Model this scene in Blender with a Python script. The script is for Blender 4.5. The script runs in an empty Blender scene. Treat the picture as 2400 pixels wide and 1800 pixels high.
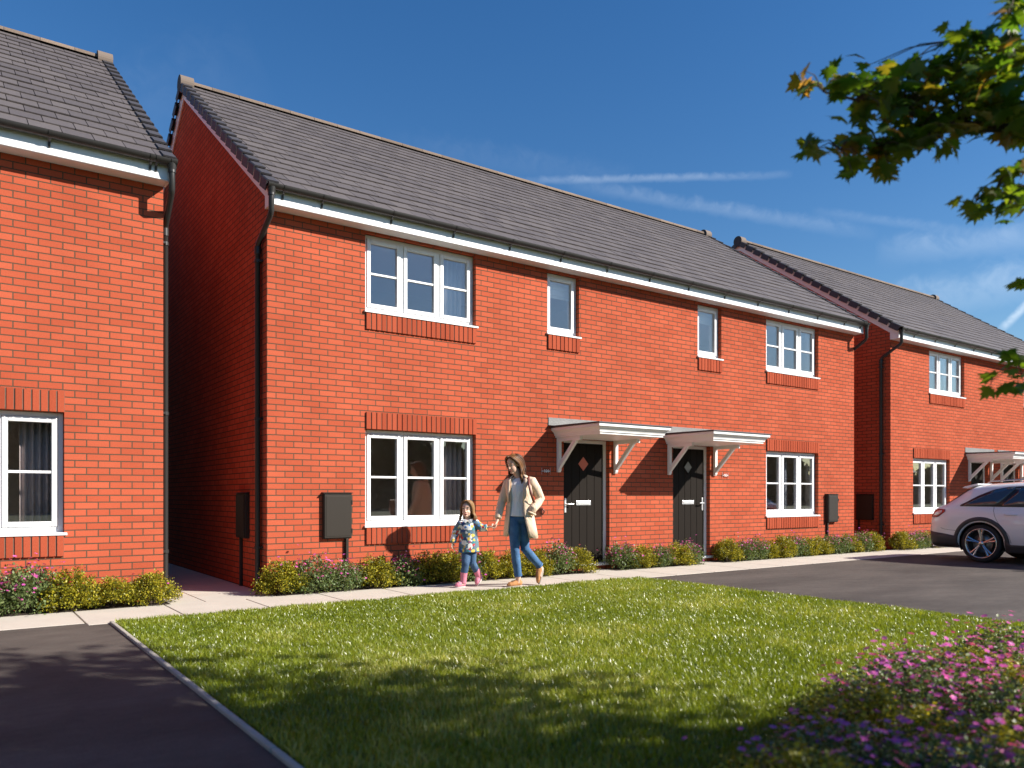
import bpy, bmesh, math, random
import numpy as np
from mathutils import Vector, Matrix, Quaternion
R = math.radians
random.seed(7)
rng = np.random.default_rng(11)
scene = bpy.context.scene
COL = scene.collection

# ------------------------------------------------------------------ helpers
class MB:
    """collects faces; build() links them as ONE mesh object"""
    def __init__(s):
        s.v = []; s.f = []; s.m = []; s.sm = []
    def face(s, pts, m=0, smooth=False):
        i = len(s.v); s.v += [tuple(p) for p in pts]; s.f.append(tuple(range(i, i + len(pts)))); s.m.append(m); s.sm.append(smooth)
    def quadmesh(s, rows, m=0, closed=False, smooth=True):
        i = len(s.v); n = len(rows[0])
        for r in rows: s.v += [tuple(p) for p in r]
        for a in range(len(rows) - 1):
            for b in range(n if closed else n - 1):
                c = (b + 1) % n
                s.f.append((i + a*n + b, i + a*n + c, i + (a+1)*n + c, i + (a+1)*n + b)); s.m.append(m); s.sm.append(smooth)
    def box(s, x0, x1, y0, y1, z0, z1, m=0, skip=''):
        i = len(s.v)
        s.v += [(x0,y0,z0),(x1,y0,z0),(x1,y1,z0),(x0,y1,z0),(x0,y0,z1),(x1,y0,z1),(x1,y1,z1),(x0,y1,z1)]
        for k, q in (('b',(0,3,2,1)),('t',(4,5,6,7)),('f',(0,1,5,4)),('k',(2,3,7,6)),('l',(3,0,4,7)),('r',(1,2,6,5))):
            if k not in skip:
                s.f.append(tuple(i + a for a in q)); s.m.append(m); s.sm.append(False)
    def prism(s, poly, axis, a0, a1, m=0):
        """extrude a 2-D polygon along axis; poly in the two other axes (in xyz order)"""
        def P(p, a):
            return {'x': (a, p[0], p[1]), 'y': (p[0], a, p[1]), 'z': (p[0], p[1], a)}[axis]
        i = len(s.v); n = len(poly)
        s.v += [P(p, a0) for p in poly] + [P(p, a1) for p in poly]
        s.f.append(tuple(range(i, i+n))); s.f.append(tuple(range(i+2*n-1, i+n-1, -1)))
        s.m += [m, m]; s.sm += [False, False]
        for k in range(n):
            s.f.append((i+k, i+n+k, i+n+(k+1) % n, i+(k+1) % n)); s.m.append(m); s.sm.append(False)
    def tube(s, path, rad, n=10, m=0, cap=True, flat=None, smooth=True):
        """round tube through points; rad: number or list; flat: (squash factor, direction)"""
        path = [Vector(p) for p in path]
        if not hasattr(rad, '__len__'): rad = [rad]*len(path)
        rows = []; up = None
        for k, p in enumerate(path):
            d = (path[min(k+1, len(path)-1)] - path[max(k-1, 0)])
            if d.length < 1e-9: d = Vector((0,0,1))
            d.normalize()
            if up is None:
                up = Vector((0,1,0)) if abs(d.y) < .9 else Vector((1,0,0))
            u = (up - d*up.dot(d)); u.normalize(); up = u
            w = d.cross(u)
            r = rad[k]; ru, rw = (r if hasattr(r, '__len__') else (r, r))
            rows.append([p + u*(ru*math.cos(2*math.pi*j/n)) + w*(rw*math.sin(2*math.pi*j/n)) for j in range(n)])
        s.quadmesh(rows, m, closed=True, smooth=smooth)
        if cap:
            s.face(rows[0][::-1], m); s.face(rows[-1], m)
    def ell(s, c, r, m=0, nu=14, nv=9, rot=None):
        c = Vector(c); rows = []
        for a in range(nv + 1):
            th = math.pi*a/nv
            row = []
            for b in range(nu):
                p = Vector((r[0]*math.sin(th)*math.cos(2*math.pi*b/nu), r[1]*math.sin(th)*math.sin(2*math.pi*b/nu), r[2]*math.cos(th)))
                if rot is not None: p = rot @ p
                row.append(c + p)
            rows.append(row)
        s.quadmesh(rows, m, closed=True)
    def lathe(s, prof, axis='x', c=(0,0,0), n=28, m=0, smooth=True):
        rows = []
        for (r, a) in prof:
            row = []
            for j in range(n):
                t = 2*math.pi*j/n
                q = {'x': (a, r*math.cos(t), r*math.sin(t)), 'z': (r*math.cos(t), r*math.sin(t), a), 'y': (r*math.sin(t), a, r*math.cos(t))}[axis]
                row.append((q[0]+c[0], q[1]+c[1], q[2]+c[2]))
            rows.append(row)
        s.quadmesh(rows, m, closed=True, smooth=smooth)
    def build(s, name, mats, parent=None, loc=(0,0,0), bevel=0, uv=True, weld=False):
        me = bpy.data.meshes.new(name)
        me.from_pydata(s.v, [], s.f)
        if not isinstance(mats, (list, tuple)): mats = [mats]
        for q in mats: me.materials.append(q)
        me.polygons.foreach_set('material_index', s.m)
        me.polygons.foreach_set('use_smooth', s.sm)
        me.update()
        if uv: box_uv(me)
        o = bpy.data.objects.new(name, me); COL.objects.link(o)
        if parent is not None: o.parent = parent
        o.location = loc
        if weld:
            b = bmesh.new(); b.from_mesh(me); bmesh.ops.remove_doubles(b, verts=b.verts, dist=1e-5); b.normal_update(); b.to_mesh(me); b.free()
        if bevel:
            md = o.modifiers.new('edges', 'BEVEL'); md.width = bevel; md.segments = 2; md.limit_method = 'ANGLE'; md.angle_limit = R(50)
        return o

def box_uv(me):
    uvl = me.uv_layers.new(name='metres')
    n = len(me.loops)
    co = np.empty(len(me.vertices)*3); me.vertices.foreach_get('co', co); co = co.reshape(-1, 3)
    vi = np.empty(n, dtype=np.int64); me.loops.foreach_get('vertex_index', vi)
    nr = np.empty(len(me.polygons)*3); me.polygons.foreach_get('normal', nr); nr = np.abs(nr.reshape(-1, 3))
    lt = np.empty(len(me.polygons), dtype=np.int64); me.polygons.foreach_get('loop_total', lt)
    ax = np.repeat(np.argmax(nr, axis=1), lt)
    c = co[vi]
    uv = np.where((ax == 0)[:, None], c[:, [1, 2]], np.where((ax == 1)[:, None], c[:, [0, 2]], c[:, [0, 1]]))
    uvl.data.foreach_set('uv', uv.ravel())

def tag(o, label=None, cat=None, group=None, kind=None):
    if label: o['label'] = label
    if cat: o['category'] = cat
    if group: o['group'] = group
    if kind: o['kind'] = kind
    return o

def empty(name, loc=(0,0,0), rz=0, label=None, cat=None, group=None):
    o = bpy.data.objects.new(name, None); COL.objects.link(o)
    o.location = loc; o.rotation_euler = (0, 0, rz); o.empty_display_size = .2
    return tag(o, label, cat, group)

def copy_tree(o, parent=None):
    c = o.copy(); COL.objects.link(c)
    if parent is not None: c.parent = parent
    for ch in list(o.children): copy_tree(ch, c)
    return c

# ------------------------------------------------------------------ materials
def new_mat(name):
    m = bpy.data.materials.new(name); m.use_nodes = True
    nt = m.node_tree; b = nt.nodes['Principled BSDF']
    return m, nt, b

def N(nt, t, **kw):
    n = nt.nodes.new(t)
    for k, v in kw.items(): setattr(n, k, v)
    return n

def plain(name, col, rough=.5, metal=0, spec=.5, var=0, bump=0, bscale=60, coat=0):
    m, nt, b = new_mat(name)
    b.inputs['Base Color'].default_value = (*col, 1); b.inputs['Roughness'].default_value = rough
    b.inputs['Metallic'].default_value = metal; b.inputs['Specular IOR Level'].default_value = spec
    if coat: b.inputs['Coat Weight'].default_value = coat; b.inputs['Coat Roughness'].default_value = .04
    if var or bump:
        tc = N(nt, 'ShaderNodeTexCoord')
        nz = N(nt, 'ShaderNodeTexNoise'); nz.inputs['Scale'].default_value = bscale; nz.inputs['Detail'].default_value = 5
        nt.links.new(tc.outputs['Object'], nz.inputs['Vector'])
        if var:
            n2 = N(nt, 'ShaderNodeTexNoise'); n2.inputs['Scale'].default_value = bscale*.08; n2.inputs['Detail'].default_value = 6
            nt.links.new(tc.outputs['Object'], n2.inputs['Vector'])
            mx = N(nt, 'ShaderNodeMix', data_type='RGBA')
            mx.inputs['A'].default_value = (*[c*(1-var) for c in col], 1); mx.inputs['B'].default_value = (*[min(1, c*(1+var)) for c in col], 1)
            nt.links.new(n2.outputs['Fac'], mx.inputs['Factor']); nt.links.new(mx.outputs['Result'], b.inputs['Base Color'])
        if bump:
            bp = N(nt, 'ShaderNodeBump'); bp.inputs['Strength'].default_value = bump; bp.inputs['Distance'].default_value = .01
            nt.links.new(nz.outputs['Fac'], bp.inputs['Height']); nt.links.new(bp.outputs['Normal'], b.inputs['Normal'])
    return m

def island_mix(nt, cols, pos=None):
    """colour ramp over a random value per loose island"""
    g = N(nt, 'ShaderNodeNewGeometry'); cr = N(nt, 'ShaderNodeValToRGB')
    e = cr.color_ramp.elements
    while len(e) < len(cols): e.new(.5)
    for k, c in enumerate(cols):
        e[k].position = pos[k] if pos else k/(len(cols)-1); e[k].color = (*c, 1)
    nt.links.new(g.outputs['Random Per Island'], cr.inputs['Fac'])
    return cr.outputs['Color']

def leaf_mat(name, cols, pos=None, trans=.35, rough=.45, spec=.4, tint=1.6):
    m, nt, b = new_mat(name)
    c = island_mix(nt, cols, pos)
    nt.links.new(c, b.inputs['Base Color']); b.inputs['Roughness'].default_value = rough; b.inputs['Specular IOR Level'].default_value = spec
    tr = N(nt, 'ShaderNodeBsdfTranslucent')
    mm = N(nt, 'ShaderNodeMix', data_type='RGBA', blend_type='MULTIPLY'); mm.inputs['Factor'].default_value = 1
    mm.inputs['B'].default_value = (tint*1.1, tint, tint*.5, 1)
    nt.links.new(c, mm.inputs['A']); nt.links.new(mm.outputs['Result'], tr.inputs['Color'])
    mx = N(nt, 'ShaderNodeMixShader'); mx.inputs['Fac'].default_value = trans
    out = nt.nodes['Material Output']
    nt.links.new(b.outputs['BSDF'], mx.inputs[1]); nt.links.new(tr.outputs['BSDF'], mx.inputs[2]); nt.links.new(mx.outputs['Shader'], out.inputs['Surface'])
    return m

def brick_mat():
    m, nt, b = new_mat('red_brick')
    tc = N(nt, 'ShaderNodeTexCoord')
    bt = N(nt, 'ShaderNodeTexBrick', offset=.5, offset_frequency=2)
    for k, v in (('Scale', 1), ('Mortar Size', .0062), ('Mortar Smooth', .12), ('Bias', 0), ('Brick Width', .225), ('Row Height', .075)):
        bt.inputs[k].default_value = v
    bt.inputs['Color1'].default_value = (*BRICK_A, 1); bt.inputs['Color2'].default_value = (*BRICK_B, 1); bt.inputs['Mortar'].default_value = (*MORTAR, 1)
    nt.links.new(tc.outputs['UV'], bt.inputs['Vector'])
    nz = N(nt, 'ShaderNodeTexNoise'); nz.inputs['Scale'].default_value = 70; nz.inputs['Detail'].default_value = 4
    n2 = N(nt, 'ShaderNodeTexNoise'); n2.inputs['Scale'].default_value = 1.3; n2.inputs['Detail'].default_value = 5
    nt.links.new(tc.outputs['UV'], nz.inputs['Vector']); nt.links.new(tc.outputs['UV'], n2.inputs['Vector'])
    ad = N(nt, 'ShaderNodeMath', operation='MULTIPLY_ADD'); ad.inputs[1].default_value = .35; ad.inputs[2].default_value = .62
    nt.links.new(nz.outputs['Fac'], ad.inputs[0])
    a2 = N(nt, 'ShaderNodeMath', operation='MULTIPLY_ADD'); a2.inputs[1].default_value = .4
    nt.links.new(n2.outputs['Fac'], a2.inputs[0]); nt.links.new(ad.outputs[0], a2.inputs[2])
    vm = N(nt, 'ShaderNodeVectorMath', operation='SCALE'); nt.links.new(bt.outputs['Color'], vm.inputs[0]); nt.links.new(a2.outputs[0], vm.inputs['Scale'])
    nt.links.new(vm.outputs[0], b.inputs['Base Color'])
    b.inputs['Roughness'].default_value = .9; b.inputs['Specular IOR Level'].default_value = .03
    sub = N(nt, 'ShaderNodeMath', operation='MULTIPLY_ADD'); sub.inputs[1].default_value = -1; 
    s2 = N(nt, 'ShaderNodeMath', operation='MULTIPLY'); s2.inputs[1].default_value = .18
    nt.links.new(nz.outputs['Fac'], s2.inputs[0]); nt.links.new(bt.outputs['Fac'], sub.inputs[0]); nt.links.new(s2.outputs[0], sub.inputs[2])
    bp = N(nt, 'ShaderNodeBump'); bp.inputs['Strength'].default_value = .9; bp.inputs['Distance'].default_value = .008
    nt.links.new(sub.outputs[0], bp.inputs['Height']); nt.links.new(bp.outputs['Normal'], b.inputs['Normal'])
    return m

def island_mat(name, cols, rough=.8, spec=.25, bump=.4, bscale=60, var=.2):
    m, nt, b = new_mat(name)
    c = island_mix(nt, cols)
    tc = N(nt, 'ShaderNodeTexCoord'); nz = N(nt, 'ShaderNodeTexNoise'); nz.inputs['Scale'].default_value = bscale; nz.inputs['Detail'].default_value = 5
    nt.links.new(tc.outputs['Object'], nz.inputs['Vector'])
    ma = N(nt, 'ShaderNodeMath', operation='MULTIPLY_ADD'); ma.inputs[1].default_value = 2*var; ma.inputs[2].default_value = 1-var
    nt.links.new(nz.outputs['Fac'], ma.inputs[0])
    vm = N(nt, 'ShaderNodeVectorMath', operation='SCALE'); nt.links.new(c, vm.inputs[0]); nt.links.new(ma.outputs[0], vm.inputs['Scale'])
    nt.links.new(vm.outputs[0], b.inputs['Base Color'])
    b.inputs['Roughness'].default_value = rough; b.inputs['Specular IOR Level'].default_value = spec
    bp = N(nt, 'ShaderNodeBump'); bp.inputs['Strength'].default_value = bump; bp.inputs['Distance'].default_value = .006
    nt.links.new(nz.outputs['Fac'], bp.inputs['Height']); nt.links.new(bp.outputs['Normal'], b.inputs['Normal'])
    return m

def glass_mat(name, tint=(.93,.95,.95), ior=1.5, rough=.0, gain=1.0):
    m = bpy.data.materials.new(name); m.use_nodes = True; nt = m.node_tree; nt.nodes.clear()
    out = N(nt, 'ShaderNodeOutputMaterial'); mx = N(nt, 'ShaderNodeMixShader'); lw = N(nt, 'ShaderNodeLayerWeight'); lw.inputs['Blend'].default_value = .5; pw = N(nt, 'ShaderNodeMath', operation='POWER'); pw.inputs[1].default_value = 5; nt.links.new(lw.outputs['Facing'], pw.inputs[0]); fr = N(nt, 'ShaderNodeMath', operation='MULTIPLY_ADD'); fr.inputs[1].default_value = .96; fr.inputs[2].default_value = .04; nt.links.new(pw.outputs[0], fr.inputs[0])
    tr = N(nt, 'ShaderNodeBsdfTransparent'); tr.inputs['Color'].default_value = (*tint, 1)
    gl = N(nt, 'ShaderNodeBsdfGlossy'); gl.inputs['Roughness'].default_value = rough; gl.inputs['Color'].default_value = (1,1,1,1)
    mu = N(nt, 'ShaderNodeMath', operation='MULTIPLY', use_clamp=True); mu.inputs[1].default_value = gain
    nt.links.new(fr.outputs[0], mu.inputs[0]); nt.links.new(mu.outputs[0], mx.inputs['Fac'])
    nt.links.new(tr.outputs[0], mx.inputs[1]); nt.links.new(gl.outputs[0], mx.inputs[2]); nt.links.new(mx.outputs[0], out.inputs['Surface'])
    return m

BRICK_A = (.460, .102, .052); BRICK_B = (.390, .080, .040); MORTAR = (.095, .068, .046)
M = {}
M['brick'] = brick_mat()
M['soldier'] = island_mat('soldier_brick', [(.30,.060,.030), (.345,.070,.034), (.38,.080,.040)], bscale=90, spec=.03)
M['mortar'] = plain('mortar', (.14,.11,.08), .9, var=.15, bump=.3)
M['plaster'] = plain('wall_plaster', (.78,.72,.66), .9)
M['carpet'] = plain('carpet', (.38,.31,.25), .95)
M['slate'] = island_mat('roof_slate', [(.084,.072,.072), (.098,.084,.083), (.112,.096,.093)], rough=.62, spec=.35, bump=.5, bscale=35, var=.25)
M['verge'] = island_mat('verge_slate', [(.045,.042,.048), (.06,.055,.06)], rough=.6, spec=.4, bump=.3)
M['ridge'] = island_mat('ridge_clay', [(.14,.105,.082), (.20,.15,.115)], rough=.9, bump=.8, bscale=45, var=.45)
M['felt'] = plain('roof_felt', (.03,.028,.028), .9)
M['pvc'] = plain('white_pvc', (.80,.80,.80), .32, spec=.5)
M['paint'] = plain('white_paint', (.80,.78,.76), .45, spec=.4, var=.03, bump=.05, bscale=20)
M['dark_pvc'] = plain('charcoal_pvc', (.026,.024,.023), .38, spec=.4)
M['meter'] = plain('dark_brown_plastic', (.026,.020,.015), .5, spec=.3)
M['lead'] = plain('lead_sheet', (.19,.185,.18), .6, metal=.15, var=.35, bump=.5, bscale=30)
M['door'] = plain('black_door', (.016,.0125,.010), .6, spec=.07, bump=.06, bscale=30)
M['chrome'] = plain('satin_chrome', (.85,.85,.84), .28, metal=.6)
M['glass'] = glass_mat('window_glass', tint=(.99,.99,.99), gain=3.0)
M['smoke_glass'] = glass_mat('grey_obscure_glass', tint=(.35,.34,.33), rough=.15, gain=1.5)
M['red_lit_pane'] = plain('painted_red_lit_pane', (.55,.12,.055), .3, spec=.4)  # reddish light in the door's diamond pane, put into its flat colour
M['concrete'] = plain('paving_concrete', (.50,.45,.385), .85, var=.12, bump=.25, bscale=40)
M['kerb'] = plain('kerb_concrete', (.38,.35,.30), .9, var=.3, bump=.6, bscale=40)
M['soil'] = plain('planting_soil', (.045,.03,.02), .95, var=.4, bump=1, bscale=60)
M['bark'] = plain('bark', (.10,.075,.055), .9, var=.4, bump=1, bscale=30)
M['curtain'] = plain('grey_curtain', (.52,.45,.44), .9)
M['voile'] = plain('pale_curtain', (.60,.62,.66), .9)
M['blind'] = plain('white_blind', (.80,.80,.78), .8)
# ------------------------------------------------------------------ houses
T = .30; DEP = 8.3; RIDGE_Y = 4.15; PITCH = .70; SOFF = 4.717
def roof_z(y): return 4.97 + PITCH*(y + .25)

def soldier_course(name, parent, x0, x1, z0, z1):
    b = MB(); b.box(x0+.004, x1-.004, -.015, 0, z0+.003, z1-.003, 1)
    n = max(2, round((x1-x0)/.0775)); p = (x1-x0)/n
    for k in range(n):
        j = random.uniform(-.002, .002)
        b.box(x0+k*p+.0075, x0+(k+1)*p-.0075, -.024+j, -.004, z0, z1+.0, 0)
    return b.build(name, [M['soldier'], M['mortar']], parent)

def window(parent, x0, x1, z0, z1, lights, bars=True):
    """white casement window set 80 mm back in its opening"""
    y = .08; zf = z0 + .03
    f = MB(); fw = .05
    f.box(x0, x0+fw, y, y+.07, zf, z1); f.box(x1-fw, x1, y, y+.07, zf, z1)
    f.box(x0+fw, x1-fw, y, y+.07, zf, zf+.055); f.box(x0+fw, x1-fw, y, y+.07, z1-fw, z1)
    pitch = (x1-x0)/lights
    for k in range(1, lights):
        f.box(x0+k*pitch-.022, x0+k*pitch+.022, y, y+.07, zf+.055, z1-fw)
    o = f.build('window', M['pvc'], parent, bevel=.004)
    for k in range(lights):
        a = x0 + k*pitch + (fw if k == 0 else .022); c = x0 + (k+1)*pitch - (fw if k == lights-1 else .022)
        za, zb = zf + .055, z1 - fw
        sb = MB(); w = .058
        sb.box(a+.003, a+w, y-.014, y+.05, za+.003, zb-.003); sb.box(c-w, c-.003, y-.014, y+.05, za+.003, zb-.003)
        sb.box(a+w, c-w, y-.014, y+.05, za+.003, za+w); sb.box(a+w, c-w, y-.014, y+.05, zb-w, zb-.003)
        sb.build('sash', M['pvc'], o, bevel=.007)
        g = MB(); g.box(a+w-.004, c-w+.004, y+.014, y+.024, za+w-.004, zb-w+.004); g.build('pane', M['glass'], o)
        if bars:
            zc = (za+zb)/2
            gb = MB(); gb.box(a+w, c-w, y-.004, y+.032, zc-.014, zc+.014); gb.build('glazing_bar', M['pvc'], o, bevel=.003)
    s = MB(); s.prism([(y-.001, z0+.002), (-.035, z0-.004), (-.035, z0+.022), (y-.001, z0+.031)], 'x', x0-.022, x1+.028)
    s.build('window_sill', M['pvc'], o, bevel=.003)
    return o

def door(parent, x0, x1, handed, red):
    """black plank door with diamond light; handle on the given side"""
    y = .09; zt = 2.105; fw = .055
    lx0, lx1, z0, z1 = x0+fw+.004, x1-fw-.004, .105, zt-fw-.004
    cx = (lx0+lx1)/2; zc = 1.715; dw, dh = .105, .112
    d = MB()
    d.box(lx0, lx1, y+.018, y+.055, z0, z1)
    cuts = [lx0, cx-.24, cx-.08, cx+.08, cx+.24, lx1]
    for a, b_ in zip(cuts[:-1], cuts[1:]):
        d.box(a+(.004 if a > lx0 else 0), b_-(.004 if b_ < lx1 else 0), y+.008, y+.0175, z0+.001, z1-.001)
    o = d.build('door', M['door'], parent, bevel=.002)
    f = MB(); f.box(x0, x0+fw, y-.01, y+.07, .10, zt-.001); f.box(x1-fw, x1, y-.01, y+.07, .10, zt-.001); f.box(x0+fw, x1-fw, y-.01, y+.07, zt-fw, zt-.001)
    f.build('door_frame', M['pvc'], o, bevel=.004)
    t = MB(); t.box(x0-.01, x1+.05, -.045, y+.03, .062, .10); t.build('threshold', M['pvc'], o, bevel=.005)
    dm = MB(); P = [(cx-dw, zc), (cx, zc-dh), (cx+dw, zc), (cx, zc+dh)]
    dm.prism(P, 'y', y+.001, y+.0075); dm.build('diamond_pane', M['red_lit_pane'] if red else M['smoke_pane'], o)
    if not red:
        fr = MB(); Q = [(cx-dw*1.2, zc), (cx, zc-dh*1.2), (cx+dw*1.2, zc), (cx, zc+dh*1.2)]
        for k in range(4):
            fr.prism([P[k], Q[k], Q[(k+1) % 4], P[(k+1) % 4]], 'y', y-.006, y+.0074)
        fr.build('pane_frame', M['door'], o)
    l = MB(); l.box(cx-.155, cx+.155, y-.004, y+.0078, 1.045, 1.115); l.box(cx-.125, cx+.125, y-.010, y-.0041, 1.06, 1.10)
    l.build('letterbox', M['chrome'], o, bevel=.003)
    hx = lx0+.045 if handed < 0 else lx1-.045; s = -handed
    h = MB(); h.box(hx-.016, hx+.016, y-.006, y+.0078, .93, 1.16)
    h.tube([(hx, y, 1.065), (hx, y-.05, 1.065), (hx+s*.03, y-.055, 1.065), (hx+s*.125, y-.055, 1.065)], .011, 8)
    h.build('handle', M['chrome'], o, bevel=.003)
    return o

def canopy(parent, x0, x1):
    D = 1.12; b = MB()
    prof = [(.080,2.105),(.080,2.132),(.064,2.135),(.064,2.152),(.058,2.160),(.046,2.182),(.028,2.198),(.018,2.203),(.018,2.212),(0,2.214),(0,2.2535)]
    rows = [[(x0+i, -.001, z), (x0+i, -D+i, z), (x1-i, -D+i, z), (x1-i, -.001, z)] for i, z in prof]
    b.quadmesh(rows, 0, closed=True, smooth=False); b.face(rows[0]); b.face(rows[-1][::-1])
    o = b.build('door_canopy', M['paint'], parent)
    r = MB(); r.prism([(-D-.012, 2.254), (-.002, 2.254), (-.002, 2.290), (-D-.012, 2.276)], 'x', x0-.018, x1+.018)
    r.build('roof_sheet', M['verge'], o, bevel=.006)
    f = MB(); f.box(x0-.06, x1+.06, -.012, -.001, 2.287, 2.417); f.prism([(-.085,2.288), (-.013,2.30), (-.013,2.288)], 'x', x0-.06, x1+.06)
    f.build('flashing', M['lead'], o)
    for bx in (x0+.135, x1-.135):
        k = MB(); hw = .03
        k.box(bx-hw, bx+hw, -.055, -.001, 1.60, 2.045); k.prism([(-.001,1.565),(-.035,1.565),(-.055,1.599),(-.001,1.599)], 'x', bx-hw, bx+hw)
        k.box(bx-hw, bx+hw, -.56, -.001, 2.046, 2.104)
        k.prism([(-.056,1.62),(-.056,1.715),(-.385,2.045),(-.475,2.045)], 'x', bx-hw*.85, bx+hw*.85)
        k.build('bracket', M['paint'], o, bevel=.004)
    return o

def half_pipe(b, x0, x1, y, z, r, m=0, th=.004, n=12, cap=True):
    for rr in (r, r-th):
        rows = [[(x, y + rr*math.cos(math.pi + math.pi*k/n), z + rr*math.sin(math.pi + math.pi*k/n)) for k in range(n+1)] for x in (x0, x1)]
        b.quadmesh(rows if rr == r else [q[::-1] for q in rows], m)
    for s in (-1, 1):
        b.face([(x0, y+s*r, z), (x1, y+s*r, z), (x1, y+s*(r-th), z), (x0, y+s*(r-th), z)], m)
    if cap:
        for x in (x0, x1):
            b.face([(x, y + r*math.cos(math.pi + math.pi*k/n), z + r*math.sin(math.pi + math.pi*k/n)) for k in range(n+1)], m)

def house(name, X0, Y0, W, wins, doors, pipes, label, brackets=None, phase=0):
    root = empty(name, (X0, Y0, 0), 0, label, 'house')
    holes = [(a, b, c, d) for (a, b, c, d, n, bars, lint) in wins] + [(a, b, -.001, 2.105) for (a, b, h, red) in doors]
    # --- wall: front with real openings, gables, back
    b = MB(); TOP = 4.99
    xs = sorted({0, W, *[h[0] for h in holes], *[h[1] for h in holes]}); zs = sorted({-.001, TOP, *[h[2] for h in holes], *[h[3] for h in holes]})
    def solid(x, z): return not any(h[0] < x < h[1] and h[2] < z < h[3] for h in holes)
    for xa, xb in zip(xs[:-1], xs[1:]):
        for za, zb in zip(zs[:-1], zs[1:]):
            if solid((xa+xb)/2, (za+zb)/2):
                b.face([(xa,0,za),(xb,0,za),(xb,0,zb),(xa,0,zb)], 0)
                b.face([(xb,T,za),(xa,T,za),(xa,T,zb),(xb,T,zb)], 1)
    for (xa, xb, za, zb) in holes:
        for (p, q) in (((xa,za),(xa,zb)), ((xb,zb),(xb,za)), ((xa,zb),(xb,zb)), ((xb,za),(xa,za))):
            b.face([(p[0],0,p[1]),(q[0],0,q[1]),(q[0],.15,q[1]),(p[0],.15,p[1])], 0)
            b.face([(p[0],.15,p[1]),(q[0],.15,q[1]),(q[0],T,q[1]),(p[0],T,p[1])], 1)
    gz = lambda y: roof_z(y) - .085
    for x, fl in ((0, 1), (W, -1)):
        P = [(x,DEP,0),(x,0,0),(x,0,gz(0)),(x,RIDGE_Y,gz(RIDGE_Y)),(x,DEP,gz(0))]
        b.face(P if fl > 0 else P[::-1], 0)
        xi = x + fl*T
        Q = [(xi,T,0),(xi,DEP-T,0),(xi,DEP-T,4.9),(xi,T,4.9)]; b.face(Q if fl > 0 else Q[::-1], 1)
    b.face([(W,DEP,0),(0,DEP,0),(0,DEP,gz(0)),(W,DEP,gz(0))], 0)
    o = b.build('wall', [M['brick'], M['plaster']], root)
    uv = o.data.uv_layers[0].data
    # --- rooms behind the glass
    b = MB()
    b.box(T+.001, W-T-.001, T+.001, 2.9, .02, .06, 1); b.box(T+.001, W-T-.001, T+.001, 2.9, 2.40, 2.52, 0); b.face([(T+.001,T+.001,2.524),(W-T-.001,T+.001,2.524),(W-T-.001,2.9,2.524),(T+.001,2.9,2.524)], 1)
    b.box(T+.001, W-T-.001, T+.001, 2.9, 4.76, 4.80, 0)
    b.box(T+.001, W-T-.001, 2.91, 3.0, .02, 4.80, 0)
    for x in (W*.5, ):
        b.box(x-.06, x+.06, T+.002, 2.9, .061, 2.399, 0); b.box(x-.06, x+.06, T+.002, 2.9, 2.526, 4.759, 0)
    for (a, c, h, red) in doors:
        s = 1 if a < W/2 else -1
        x = (a-.35 if s > 0 else c+.35)
        b.box(x-.05, x+.05, T+.002, 2.9, .061, 2.399, 0)
    b.build('interior', [M['plaster'], M['carpet']], root)
    # --- roof: tiles one by one on the front slope
    rb = MB(); cs = 1/math.hypot(1, PITCH); sn = PITCH*cs
    def rp(x, s, h):    # s metres up the slope from the eaves edge, h off the plane
        return (x, -.25 + s*cs - h*sn, 4.97 + s*sn + h*cs)
    SL = (RIDGE_Y+.25)/cs; NC = 18; g = SL/NC
    for c in range(NC):
        off = 0 if c % 2 else .15; x = -.03 - off
        while x < W+.03:
            xa, xb = max(x, -.03)+.004, min(x+.30, W+.03)-.004
            if xb-xa > .03:
                j = random.uniform(-.002, .002); s0 = c*g - .012 + random.uniform(-.003, .003); s1 = min((c+1)*g+.03, SL)
                h0, h1 = .004+j, -.014+j; th = .013
                A = [rp(xa,s0,h0), rp(xb,s0,h0), rp(xb,s1,h1), rp(xa,s1,h1)]; B = [rp(xa,s0,h0-th), rp(xb,s0,h0-th), rp(xb,s1,h1-th), rp(xa,s1,h1-th)]
                i = len(rb.v); rb.v += A + B
                for q in ((0,1,2,3),(4,5,1,0),(5,6,2,1),(7,4,0,3)):
                    rb.f.append(tuple(i+a for a in q)); rb.m.append(0); rb.sm.append(False)
            x += .30
    rb.face([rp(-.03,0,-.035), rp(W+.03,0,-.035), rp(W+.03,SL,-.035), rp(-.03,SL,-.035)], 1)
    y2 = 2*RIDGE_Y+.25
    rb.face([(W+.03,y2,4.97),(-.03,y2,4.97),(-.03,RIDGE_Y,roof_z(RIDGE_Y)),(W+.03,RIDGE_Y,roof_z(RIDGE_Y))], 0)
    roof = rb.build('roof', [M['slate'], M['felt']], root)
    # ridge
    zr = roof_z(RIDGE_Y); b = MB(); n = max(2, round((W+.1)/.45)); p = (W+.06)/n
    for k in range(n):
        xa, xb = -.03+k*p+.003, -.03+(k+1)*p-.003; rr = .085
        rows = [[(x, RIDGE_Y+rr*math.cos(t), zr-.03+rr*.95*math.sin(t)) for t in [math.pi*q/10 for q in range(11)]] for x in (xa, xb)]
        b.quadmesh(rows, 0); 
        for q, fl in ((rows[0], 1), (rows[1], -1)): b.face(q[::fl], 0)
    b.build('ridge_tiles', M['ridge'], roof)
    for x0 in (-.095, W+.095-.21):
        b = MB(); rr = .135
        b.tube([(x0, RIDGE_Y, zr-.03), (x0+.21, RIDGE_Y, zr-.03)], rr, 24, smooth=False)
        b.build('ridge_end_cap', [M['ridge_end']], roof)
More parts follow.
